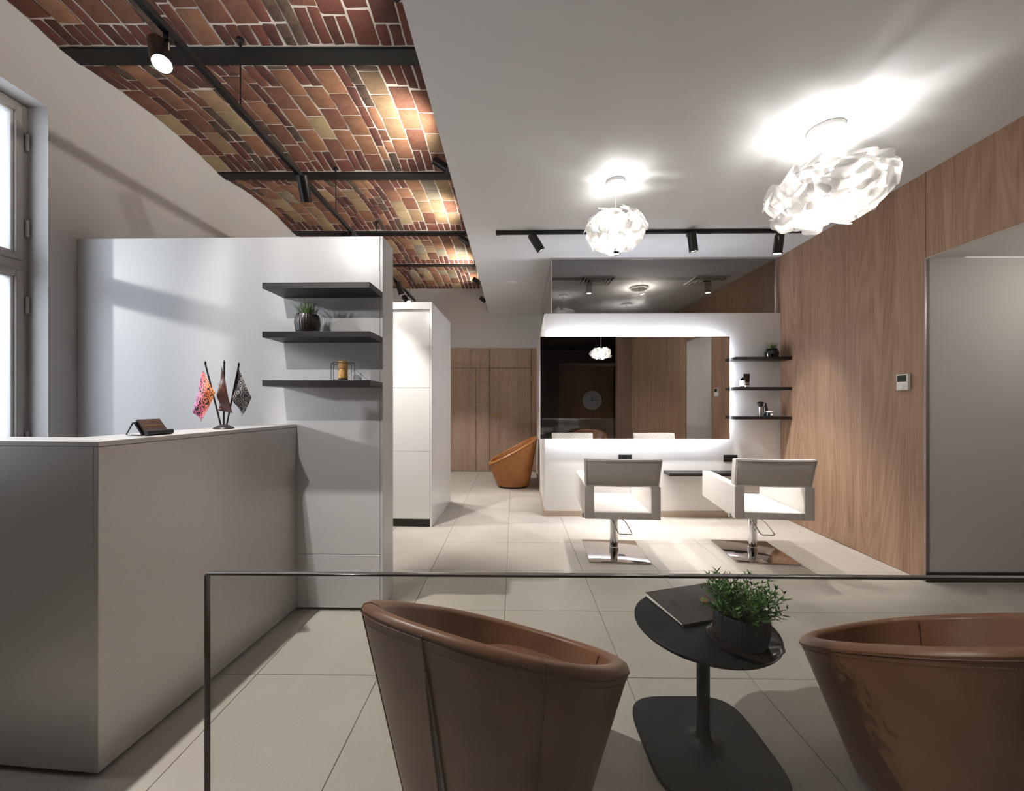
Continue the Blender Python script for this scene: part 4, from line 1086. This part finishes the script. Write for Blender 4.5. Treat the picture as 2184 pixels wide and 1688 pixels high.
for nm,mt,a_,b_,q,lab,dep in FL:
    po = MB().cyl(fpnt(*b_,0)-Vector((0,0,.004)),fpnt(*a_,0),.0042,8).build('pole', M['potb'], fs)
    MB().lathe([(.004,0),(.0055,.004),(.003,.014),(.001,.018)],10).xf(Matrix.Translation(fpnt(*a_))).build('finial', M['potb'], po)
    A,B,C_,D_ = [fpnt(*p) for p in q]; n = 14; vs = []
    for i in range(n+1):
        for j in range(n+1):
            uu,ww = i/n, j/n
            p = A*(1-uu)*(1-ww)+B*uu*(1-ww)+C_*uu*ww+D_*(1-uu)*ww
            p = p+Vector((0, dep-.006+.010*math.sin(uu*7+ww*3)*(.3+ww*.7), 0)); vs.append(p)
    mb = MB().add(vs,[(i*(n+1)+j,(i+1)*(n+1)+j,(i+1)*(n+1)+j+1,i*(n+1)+j+1) for i in range(n) for j in range(n)])
    o = mb.build('flag', mt, fs, smooth=80); o['label'] = lab
    md = o.modifiers.new('thick','SOLIDIFY'); md.thickness = .0008
    if lab.startswith('brown'):
        sc = MB()
        for k_ in range(5): sc.tube([fpnt(655+k_*26, 690+k_*28, dep-.0175)+Vector((.002*math.cos(w_), 0, .009*math.sin(w_)))*1.0+Vector((w_*.0006,0,0)) for w_ in (0,.8,1.6,2.4,3.2,4.0)],.0009,4)
        sc.build('gold_script', M['gold'], o)
hd = thing('card_holder', 'black stand with brown business cards on the reception counter', 'card holder', (px(316,1.654)+.01,1.654,ZD), 1.40)
W2 = .052
P().add([(-W2,-.028,.001),(W2,-.028,.001),(W2,.016,.056),(-W2,.016,.056),(-W2,-.024,.0),(W2,-.024,.0),(W2,.02,.055),(-W2,.02,.055)],[(0,1,2,3),(7,6,5,4),(0,4,5,1),(1,5,6,2),(2,6,7,3),(3,7,4,0)]).build('back_plate', M['blackm'], hd)
MB().tube([(-W2,-.045,.012),(W2,-.045,.012)],.0115,14).build('front_roll', M['blackm'], hd)
MB().tube([(-W2-.003,.016,.054),(-W2-.003,.05,.003),(-W2-.003,-.03,.003)],.003,8).build('side_frame', M['blackm'], hd)
MB().tube([(W2+.003,.016,.054),(W2+.003,.05,.003),(W2+.003,-.03,.003)],.003,8).build('side_frame', M['blackm'], hd)
pk = MB().add([(-.045,-.038,.012),(.045,-.038,.012),(.045,.010,.067),(-.045,.010,.067),(-.045,-.0285,.006),(.045,-.0285,.006),(.045,.018,.061),(-.045,.018,.061)],[(0,1,2,3),(7,6,5,4),(0,4,5,1),(1,5,6,2),(2,6,7,3),(3,7,4,0)])
pk.build('card_stack', M['redplate'], hd)
tilt = math.atan2(.055,.048)
for txt,sz,f_,sp in (('BANKHOTEL',.0108,.50,1.05),('L V I V',.006,.80,1.1)):
    py_, pz_ = -.038+.048*f_, .012+.055*f_
    MT = Matrix.Translation((.0,py_-.0008,pz_+.0006)) @ Matrix.Rotation(tilt,4,'X')
    text_part('lettering', txt if sz > .01 else '*****', sz, M['gold'], hd, MT, spacing=sp)

# ------------------------------------------------------------------ wall clock behind (seen in the mirror)
ck = thing('wall_clock', 'round cream wall clock reflected in the mirror', 'clock', (2.74,-4.9,1.42), PI)
MB().lathe([(.34,.0005),(.345,.02),(.33,.05),(.29,.045),(.275,.02)],48,cap1=False).xf(Matrix.Rotation(PI/2,4,'X')).build('rim', M['clockf'], ck, smooth=50)
MB().lathe([(.30,.001),(.30,.018)],48).xf(Matrix.Rotation(PI/2,4,'X')).build('dial', M['clockd'], ck)
for i in range(1,13):
    an = PI/2-i*PI/6
    text_part('numeral', str(i), .055, M['deboss'], ck, Matrix.Translation((.215*math.cos(an),-.0195,.215*math.sin(an))) @ Matrix.Rotation(PI/2,4,'X'), font_bold=True)
MB().add([(-.008,-.022,-.03),(.008,-.022,-.03),(.008,-.022,.12),(-.008,-.022,.12),(-.008,-.020,-.03),(.008,-.020,-.03),(.008,-.020,.12),(-.008,-.020,.12)],[(0,1,2,3),(7,6,5,4),(0,4,5,1),(1,5,6,2),(2,6,7,3),(3,7,4,0)]).build('hour_hand', M['deboss'], ck)
MB().box(-.20,.05,-.026,-.0235,-.006,.006).build('minute_hand', M['deboss'], ck)

# ------------------------------------------------------------------ glass balustrade in front of the chairs
gb = thing('glass_balustrade', 'clear glass balustrade with a polished edge in front of the tub chairs', 'glass panel', (-.576,.737,0), -TH)
LG = 2.86
P().box(.001,LG-.001,.0005,.0115,.0,.999).build('glass_pane', M['clear'], gb, smooth=0)
P().box(0,LG,0,.012,.9985,1.0035).build('top_edge', M['edge'], gb, bevel=.0015, seg=2)
for x0 in (-.003,LG-.001): P().box(x0,x0+.004,0,.012,0,1.0).build('side_edge', M['edge'], gb, bevel=.001, seg=1)
